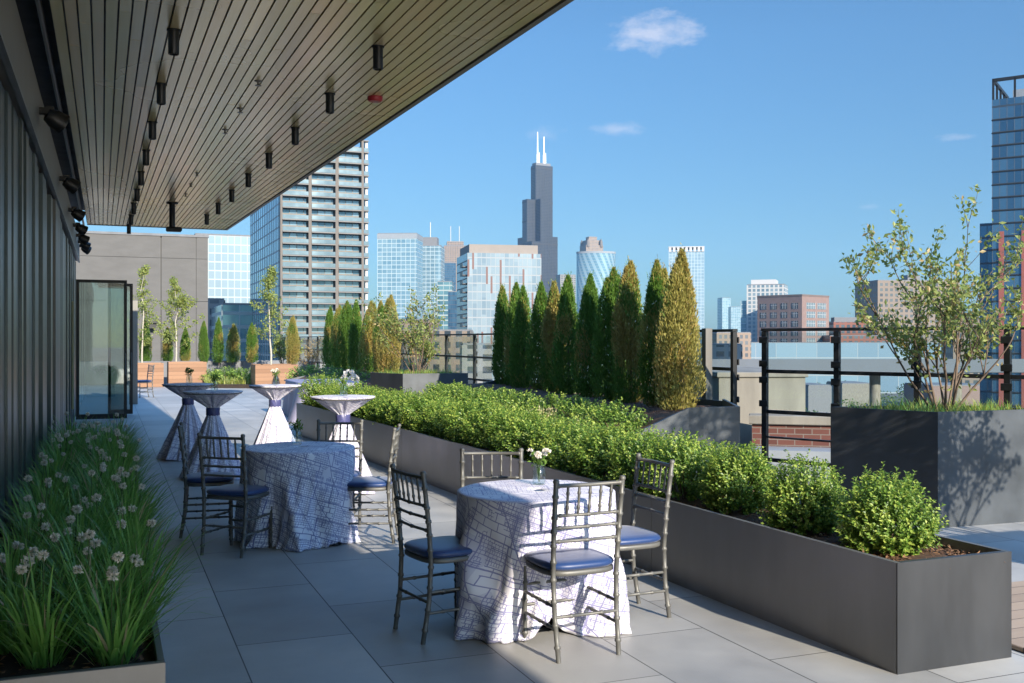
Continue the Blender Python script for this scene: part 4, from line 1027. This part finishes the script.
# stone tower with masts behind
t, w, h = city('stone_tower', 444, 467, 246, 1900, 40, f_brown, 'distant brown stone tower with two thin rooftop masts', -YAW+.1)
addbox(t, 'crown', f_brown, -w*.72, w*.72, 4, 36, h, h+9)
for sx in (-.4,.35): b = MB(); b.tube([(sx*w,10,h+9),(sx*w,10,h+38)],.7,6); b.build('mast', M['white'], t)
city('glass_tower', 433, 456, 263, 1400, 40, f_navy, 'blue glass mid rise below the brown stone tower', -YAW+.1)
city('glass_tower', 437, 452, 282, 820, 25, f_teal, 'low green tinted glass block below the slim blue tower', -YAW)
city('glass_tower', 448, 462, 292, 760, 25, f_navy, 'dark blue glass block left of the red striped building', -YAW)
# panelled block with rust strips
def mk_panelled():
    m, nt, out = newmat('rust_striped_glass'); uv = N(nt,'ShaderNodeUVMap').outputs[0]; sp = N(nt,'ShaderNodeSeparateXYZ'); nt.links.new(uv, sp.inputs[0])
    u = math_(nt,'DIVIDE',sp.outputs[0],1.75); v = math_(nt,'DIVIDE',sp.outputs[1],6.4); fu = math_(nt,'FRACT',u); iu = math_(nt,'FLOOR',u); 
    w0 = N(nt,'ShaderNodeTexWhiteNoise',noise_dimensions='1D'); nt.links.new(iu, w0.inputs['W'])
    v2 = math_(nt,'ADD',v,w0.outputs[0]); cb = N(nt,'ShaderNodeCombineXYZ'); nt.links.new(iu,cb.inputs[0]); nt.links.new(math_(nt,'FLOOR',v2),cb.inputs[1])
    w1 = N(nt,'ShaderNodeTexWhiteNoise',noise_dimensions='2D'); nt.links.new(cb.outputs[0], w1.inputs[0])
    red = math_(nt,'MULTIPLY',math_(nt,'LESS_THAN',fu,.42),math_(nt,'GREATER_THAN',w1.outputs[0],.80))
    fl_ = math_(nt,'LESS_THAN',math_(nt,'FRACT',math_(nt,'DIVIDE',sp.outputs[1],3.2)),.14); mu = math_(nt,'LESS_THAN',fu,.10)
    ln = math_(nt,'MAXIMUM',fl_,mu)
    c = mixc(nt, w1.outputs[0], (.15,.21,.26), (.26,.32,.36)); c = mixc(nt, ln, c, (.24,.26,.275)); c = mixc(nt, red, c, (.15,.085,.075))
    bsdf(nt, out, c, .2, math_(nt,'MULTIPLY_ADD',math_(nt,'MAXIMUM',red,ln),-.35,.35), .5); return m
x, y = at(467.5,380); ang = -YAW + math.atan2(1.0,.74)
pb = empty('striped_apartment_block', (x,y,GZ), -YAW+rad(12), 'pale glass apartment block with scattered rust red vertical strips', 'building')
hh = hz(252.7,380)-GZ; W_ = 28.3
addbox(pb, 'facade', mk_panelled(), 0, W_, 0, 26, 0, hh)
addbox(pb, 'roof_screen', plain('beige_screen',(.21,.185,.165),.8,0,.08,.3), 1, 27.4, 2, 24, hh, hh+3.4)
sb = MB(); sb.box(-1.6,-.02,1.5,8,-.1,.3); sb.box(-1.6,-1.5,1.5,8,.3,1.3); sm_ = sb.mesh('balcony', M['charcoal'])
for k in range(4, int(hh/3.2)): o = link('balcony', sm_, pb); o.location = (0,0,k*3.2)
addbox(pb, 'side_glazing', f_navy, -.03, -.005, 1, 25, 2, hh-1)
# dark stepped skyscraper
x, y = at(537.5,2700); sk_ = empty('stepped_skyscraper', (x,y,GZ), -YAW+rad(28), 'very tall black stepped skyscraper with two white antennas', 'skyscraper')
T_ = 26.0; base0 = hz(333,2700)-GZ
H1, H2, H3 = hz(243,2700)-GZ, hz(200.5,2700)-GZ, hz(166,2700)-GZ
hts = [[H1,H2,H1+14],[H2,H3,H3],[H1+14,H2,H1]]
for i in range(3):
    for j in range(3):
        b = MB(); b.box((i-1.5)*T_+.12,(i-.5)*T_-.12,(j-1.5)*T_+.12,(j-.5)*T_-.12,0,hts[j][i]); b.build('tube_section', f_black, sk_)
b = MB()
for z in (H1-5, H2-5, H3-6, (H1+H2)/2): b.box((-.5 if z > H2 else -1.5)*T_-.2, 1.5*T_+.2, (-.5 if z > H1 else -1.5)*T_-.3, (.5 if z > H1 else 1.5)*T_+.3, z-4, z)
b.build('louvre_band', M['black'], sk_)
M['antenna'] = plain('antenna_white',(.85,.85,.85),.5,0,.03,1)
for px_, yt in ((.0*T_,132),(.75*T_,136)):
    b = MB(); b.tube([(px_,0,H3),(px_,0,H3+30),(px_,0,H3+32),(px_,0,hz(yt,2700)-GZ)],[3.4,3.0,2.0,1.2],10); b.build('antenna', M['antenna'], sk_)
for px_ in (1.1*T_,.35*T_): b = MB(); b.tube([(px_,6,H3),(px_,6,H3+38)],[1.2,.7],6); b.build('antenna', M['antenna'], sk_)
addbox(sk_, 'rooftop_plant', M['stone'], -.4*T_,1.3*T_,-.4*T_,.4*T_,H3,H3+7)
# curved glass tower with diagonal bands + ornate crown tower behind
def mk_diag():
    m, nt, out = newmat('diagonal_glass'); uv = N(nt,'ShaderNodeUVMap').outputs[0]; sp = N(nt,'ShaderNodeSeparateXYZ'); nt.links.new(uv, sp.inputs[0])
    k = math_(nt,'ADD',sp.outputs[0],math_(nt,'MULTIPLY',sp.outputs[1],.45)); a = math_(nt,'FRACT',math_(nt,'DIVIDE',k,9)); b_ = math_(nt,'LESS_THAN',math_(nt,'FRACT',math_(nt,'DIVIDE',sp.outputs[1],4.0)),.16)
    c = mixc(nt, math_(nt,'GREATER_THAN',a,.5), (.15,.28,.36), (.30,.43,.50)); c = mixc(nt, b_, c, (.32,.40,.43)); bsdf(nt, out, c, .15, .5); return m
x, y = at(596,1500); cg = empty('curved_glass_tower', (x,y,GZ), -YAW, 'curved blue glass tower with diagonal bands above the arborvitae', 'skyscraper'); w = 19.5/F*1500; h = hz(254,1500)-GZ
b = MB(); nn = 24; rows = []; uvs = []
prof = [(w*math.cos(PI*k/nn+PI), 16*math.sin(PI*k/nn+PI)) for k in range(nn+1)]
for z in (0,h): rows.append([(p[0],p[1],z) for p in prof]); uvs.append([(k*w*PI/nn,z) for k in range(nn+1)])
b.grid(rows,0,False,uvs); b.face([(-w,0,0),(-w,0,h),(w,0,h),(w,0,0)]); b.face([(p[0],p[1],h) for p in prof]); b.build('curved_facade', mk_diag(), cg)
b = MB(); b.prism([(p[0]*1.01,p[1]*1.01-.1) for p in prof], h+.05, h+3); b.build('parapet', M['ledge'], cg)
t, w, h = city('crown_tower', 584, 607, 252, 2300, 50, f_brown, 'distant brown tower with an ornate stepped crown behind the curved glass tower', -YAW+.3)
for a, z0, z1 in ((.8,0,16),(.6,16,28),(.38,28,36)): addbox(t, 'crown_tier', f_brown, -w*a, w*a, 25-25*a, 25+25*a, h+z0, h+z1)
for sx in (-.62,.62):
    for sy in (6,44): b = MB(); b.tube([(sx*w,sy,h+12),(sx*w,sy,h+24),(sx*w,sy,h+31)],[4,3.6,.4],8); b.build('turret', M['conc_tan'], t)
city('grey_tower', 560, 576, 275, 1700, 30, f_grey, 'small grey tower right of the black stepped skyscraper', -YAW+.2)
# white-blue tower
f_ice = facade('ice_blue_wall', 3.4,3.4,.12,.10,(.22,.33,.40),(.30,.41,.48),(.33,.41,.45), .35,.15)
t, w, h = city('pale_tower', 669, 704, 252, 1100, 34, f_ice, 'pale ice blue tower with a white crown behind the golden arborvitae', -YAW-.15)
b = MB()
for k in range(9): q = -w + 2*w*k/8.6; b.box(q, q+2*w/14, -.2, .8, h+.4, h+5.2)
b.box(-w-.3,w+.3,-.5,34.5,h+5.2,h+6); b.build('crown_screen', M['white'], t)
addbox(t, 'lower_wing', f_white, -w-6, -w-.05, 2, 30, 0, hz(288,1100)-GZ)
# right-hand skyline
city('glass_tower', 722, 731, 298, 2500, 30, f_blue, 'thin blue glass tower far away right of the golden arborvitae', -YAW+.2)
city('glass_tower', 731, 741, 307, 2400, 30, f_blue, 'shorter blue glass tower right of the thin distant one', -YAW)
t, w, h = city('white_condominium', 747, 784, 285, 800, 30, f_white, 'white condominium tower behind the brown brick block', -YAW-.35)
addbox(t, 'penthouse', M['white'], -w*.8,w*.5,4,26,h,h+4.5); addbox(t, 'glass_wing', f_blue, -w-5,-w-.05,3,28,0,h-12)
# brown brick block, corner on: windows each a part
x, y = at(802,735); br_ = empty('brick_office_block', (x,y,GZ), -YAW+rad(43), 'brown brick office block seen corner on with rows of large windows', 'building')
br_.scale = (1.47,)*3; h = (hz(296,735)-GZ)/1.47; s = 25.5
M['brown_brick'] = plain('brown_brick', (.18,.125,.11), .85, 0, .1, .4); M['cap'] = plain('brick_cap',(.12,.09,.08),.8,0,.1,.4)
addbox(br_, 'wall', M['brown_brick'], 0, s, 0, s, 0, h); addbox(br_, 'cornice', M['cap'], -.15, s+.15, -.15, s+.15, h+.01, h+.9)
wa = MB(); wa.box(.0,3.5,-.12,.05,.0,2.9); wme = wa.mesh('window', M['window']); wp = MB()
for k in range(1,4): wp.box(.0+k*.875-.06,.0+k*.875+.06,-.17,-.125,0,2.9)
wp.box(0,3.5,-.17,-.125,1.9,2.02); pme = wp.mesh('muntin', M['white'])
wb = MB(); wb.box(0,8.0,-.12,.05,0,3.1); wme2 = wb.mesh('window', M['balc_glass']); wp = MB()
for k in range(0,6): wp.box(k*1.6-.08,k*1.6+.08,-.17,-.125,0,3.1)
wp.box(0,8,-.17,-.125,1.7,1.82); pme2 = wp.mesh('muntin', M['white'])
for lv in range(5):
    z = h - 6.2 - lv*4.4
    for k in range(2):
        o = link('window', wme2, br_); o.location = (4.0+k*10.2,0,z); link('muntin', pme2, o)
    for k in range(4):
        o = link('window', wme, br_); o.rotation_euler = (0,0,rad(-90)); o.location = (0,s-1.8-k*6.0,z); link('muntin', pme, o)
t, w, h = city('red_brick_building', 834, 866, 322, 760, 34, f_brick, 'red brick mid rise with a grey rooftop box right of the brown block', -YAW-.1, cat='building')
addbox(t, 'rooftop_box', M['stone'], -w*.9,w*.7,3,15,h,h+3.6)
city('brick_row', 830, 905, 336, 735, 20, f_brick, 'long low orange brick building behind the railing at the right', -YAW, cat='building')
t, w, h = city('loft_building', 876, 962, 281, 780, 40, f_loft, 'tan and grey loft building half hidden behind the leafy shrub', -YAW+.1, cat='building')
addbox(t, 'water_tank_house', M['stone'], -6,4,6,16,h,h+5)
# dark blue tower at right edge
x, y = at(992,260); dk = empty('dark_glass_tower', (x,y,GZ), -YAW-rad(34), 'dark blue glass tower cropped by the right edge with open roof frame', 'skyscraper'); h = hz(100,260)-GZ
addbox(dk, 'facade', f_navy, 0, 26, 0, 24, 0, h)
b = MB()
for k in range(6): b.box(k*5,k*5+.5,0,.5,h,h+5)
b.box(0,26,0,.6,h+4.6,h+5.4); b.box(0,.6,.61,24,h+4.6,h+5.4)
for k in range(1,5): b.box(0,.5,k*5.8,k*5.8+.5,h,h+4.59)
b.build('roof_frame', M['dark'], dk); addbox(dk, 'penthouse', M['ledge'], 4,20,6,20,h,h+3.2)
b = MB()
for k in range(int(h/3.3)): b.box(-.12,26,-.12,-.01,k*3.3,k*3.3+.3)
b.build('spandrel', M['dark'], dk)
addbox(dk, 'podium_wing', f_navy, -3.2, -.15, 2, 22, 0, hz(222,260)-GZ)
for k in (0,5.2): addbox(dk, 'red_pier', plain('brick_red_pier',(.26,.08,.06),.8,0,.1,.5), 1.6+k, 2.8+k, -.3, -.125, 0, hz(232,260)-GZ)
# blue shed, elevated road and low buildings seen through the railing
t, w, h = city('blue_warehouse', 735, 1060, 343, 700, 30, facade('blue_shed_wall', 14.0,12.0,.03,.06,(.085,.15,.21),(.14,.22,.28),(.22,.25,.27),.1,.4), 'long pale blue warehouse behind the railing', -YAW, cat='building')
er = empty('elevated_road', (*at(880,150),0), -YAW+.03, 'grey concrete elevated road crossing behind the railing', 'road')
addbox(er, 'deck', plain('road_concrete',(.12,.125,.13),.85,0,.15,.2), -28, 45, 0, 9, hz(373,150), hz(371,150)); addbox(er, 'barrier', plain('road_barrier',(.10,.115,.135),.8,0,.1,.2), -28, 45, -.3, -.01, hz(372.5,150), hz(359,150))
for k in range(6): b = MB(); b.lathe([(.8,GZ),(.8,hz(373,150)-.02)], 14, 0, (-24+k*12.5, 4.5)); b.build('pier', M['concrete'], er)
lows = [(640,700,334,700,f_loft,'tan low rise block behind the arborvitae tops'),(702,722,330,900,f_white,'pale low rise left of the white condominium'),(716,752,333,600,f_brown,'brown low rise at the foot of the white condominium'),(700,742,345,380,f_grey,'grey roofed low building just right of the golden arborvitae'),
        (428,470,331,360,f_loft,'tan masonry block behind the far railing'),(462,492,345,300,f_grey,'grey low building behind the far railing'),(396,432,320,500,f_loft,'pale masonry block behind the distant planter shrub'),(300,372,352,230,f_grey,'low grey block at the foot of the balcony tower'),
        (955,1030,318,520,f_loft,'tan low rise right of the loft building'),(868,1030,338,1000,f_white,'pale low rise beyond the blue warehouse'),(808,832,386,420,M['stone'],'flat grey roofed shed on the street below, left of the tall planter'),(842,872,384,470,M['concrete'],'pale flat roofed shed on the street behind the leafy shrub'),(930,990,386,400,M['brown_brick'],'red brick workshop on the street below at the right'),(985,1040,378,520,M['concrete'],'tan workshop on the street below at the right edge')]
for a, c, yt, d, mt, lab in lows: city('low_rise_building', a, c, yt, d, 22, mt, lab, -YAW + R.uniform(-.15,.15), cat='building')
# far street trees as one distant mass
r = random.Random(55); mb = MB()
for i in range(110):
    px = r.uniform(690,1024); d = r.uniform(330,640); x, y = at(px, d); z0 = GZ; hgt = r.uniform(8,13)
    for k in range(110):
        v = rv(r); 
        if v.length > 1: continue
        leaf(mb, Vector((x+v.x*5, y+v.y*5, z0+hgt*.62+v.z*hgt*.38)), rv(r), rv(r), 1.3, .9, 0)
o = mb.build('street_trees', M['far_leaf']); tag(o, 'distant mass of street trees below the terrace', 'trees', kind='stuff')

# ------------------------------------------------------------------ haze
mb = MB(); mb.box(-5300,5300,-5300,5300,-36,560)
m_, nt, out = newmat('haze_air'); pv = N(nt,'ShaderNodeVolumePrincipled'); pv.inputs['Color'].default_value = (.42,.68,1,1); pv.inputs['Density'].default_value = .00006; pv.inputs['Anisotropy'].default_value = 0.0
nt.links.new(pv.outputs[0], out.inputs['Volume']); o = mb.build('haze', m_); tag(o, kind='stuff')

# ------------------------------------------------------------------ light, sky, camera
svec = Vector((-.38, 2.35, -1)).normalized()          # direction the sunlight travels
elev = math.asin(-svec.z); az = math.atan2(-svec.x, -svec.y)
L = bpy.data.lights.new('sun', 'SUN'); L.energy = 4.35; L.angle = rad(.5); L.color = (1,.89,.74)
so = bpy.data.objects.new('sun', L); COL.objects.link(so); so.rotation_euler = svec.to_track_quat('-Z','Y').to_euler(); so.location = (0,0,60)
W = bpy.data.worlds.new('World'); S.world = W; W.use_nodes = True; nt = W.node_tree; nt.nodes.clear()
out = N(nt,'ShaderNodeOutputWorld'); bg = N(nt,'ShaderNodeBackground'); bg.inputs[1].default_value = .070; nt.links.new(bg.outputs[0], out.inputs[0])
sky = N(nt,'ShaderNodeTexSky', sky_type='NISHITA'); sky.sun_disc = False; sky.sun_elevation = elev; sky.sun_rotation = az; sky.altitude = 200
sky.air_density = 1.0; sky.dust_density = .6; sky.ozone_density = 1.6
d = N(nt,'ShaderNodeTexCoord').outputs['Generated']
def dot(v):
    n = N(nt,'ShaderNodeVectorMath', operation='DOT_PRODUCT'); nt.links.new(d, n.inputs[0]); n.inputs[1].default_value = v; return n.outputs['Value']
nz = N(nt,'ShaderNodeTexNoise'); nz.inputs['Scale'].default_value = 34; nz.inputs['Detail'].default_value = 10; nz.inputs['Roughness'].default_value = .66
mpn = N(nt,'ShaderNodeMapping'); mpn.inputs['Scale'].default_value = (1,1,2.1); nt.links.new(d, mpn.inputs[0]); nt.links.new(mpn.outputs[0], nz.inputs['Vector'])
mask = None
for px, py, wx, wy, st in [(655,32,.050,.020,.60),(618,129,.024,.008,.38),(545,134,.02,.008,.22),(956,137,.016,.005,.35),(868,207,.014,.004,.22)]:
    c = Vector((RT.x*(px-512)/F + FW.x, RT.y*(px-512)/F + FW.y, (HY-py)/F)).normalized(); u = Vector((0,0,1)).cross(c).normalized(); v = c.cross(u).normalized()
    a = math_(nt,'DIVIDE',dot(u),wx); b = math_(nt,'DIVIDE',dot(v),wy)
    e = math_(nt,'SUBTRACT',1.0,math_(nt,'SQRT',math_(nt,'ADD',math_(nt,'MULTIPLY',a,a),math_(nt,'MULTIPLY',b,b))))
    e = math_(nt,'ADD',e,math_(nt,'MULTIPLY',math_(nt,'SUBTRACT',nz.outputs[0],.5),2.6))
    e = math_(nt,'MULTIPLY',ramp(nt,e,.05,1.0),math_(nt,'GREATER_THAN',dot(c),.5)); e = math_(nt,'MULTIPLY',e,st)
    mask = e if mask is None else math_(nt,'MAXIMUM',mask,e)
tn = N(nt,'ShaderNodeMix', data_type='RGBA', blend_type='MULTIPLY'); tn.inputs[0].default_value = 1; tn.inputs[7].default_value = (.455,.735,.935,1); nt.links.new(sky.outputs[0], tn.inputs[6])
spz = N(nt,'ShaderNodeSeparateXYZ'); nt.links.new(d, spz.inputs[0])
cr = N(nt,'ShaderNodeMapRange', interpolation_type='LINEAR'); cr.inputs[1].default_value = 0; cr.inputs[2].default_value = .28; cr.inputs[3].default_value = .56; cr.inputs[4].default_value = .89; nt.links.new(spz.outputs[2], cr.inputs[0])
sky_fill = N(nt,'ShaderNodeMapRange', interpolation_type='SMOOTHSTEP'); sky_fill.inputs[1].default_value = .31; sky_fill.inputs[2].default_value = .56; sky_fill.inputs[3].default_value = 1; sky_fill.inputs[4].default_value = 4.0; nt.links.new(spz.outputs[2], sky_fill.inputs[0])  # upper sky brightened past the sky model as added fill for the shade
sc_ = N(nt,'ShaderNodeVectorMath', operation='SCALE'); nt.links.new(tn.outputs[2], sc_.inputs[0]); nt.links.new(math_(nt,'MULTIPLY',cr.outputs[0],sky_fill.outputs[0]), sc_.inputs['Scale'])
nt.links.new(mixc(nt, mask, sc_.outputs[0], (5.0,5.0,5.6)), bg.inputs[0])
cam = bpy.data.cameras.new('camera'); co = bpy.data.objects.new('camera', cam); COL.objects.link(co)
cam.sensor_width = 36; cam.lens = F/1024*36; cam.shift_y = -1.5/1024; cam.clip_end = 40000; cam.clip_start = .05
co.location = (0,0,CH); co.rotation_euler = (rad(90),0,-YAW); S.camera = co
S.render.engine = 'CYCLES'; S.cycles.max_bounces = 7; S.cycles.transparent_max_bounces = 16; S.cycles.use_denoising = True; S.cycles.volume_bounces = 0
S.view_settings.view_transform = 'Standard'; S.view_settings.look = 'None'; S.view_settings.exposure = 1.32; S.view_settings.gamma = 1.0; S.view_settings.use_curve_mapping = False
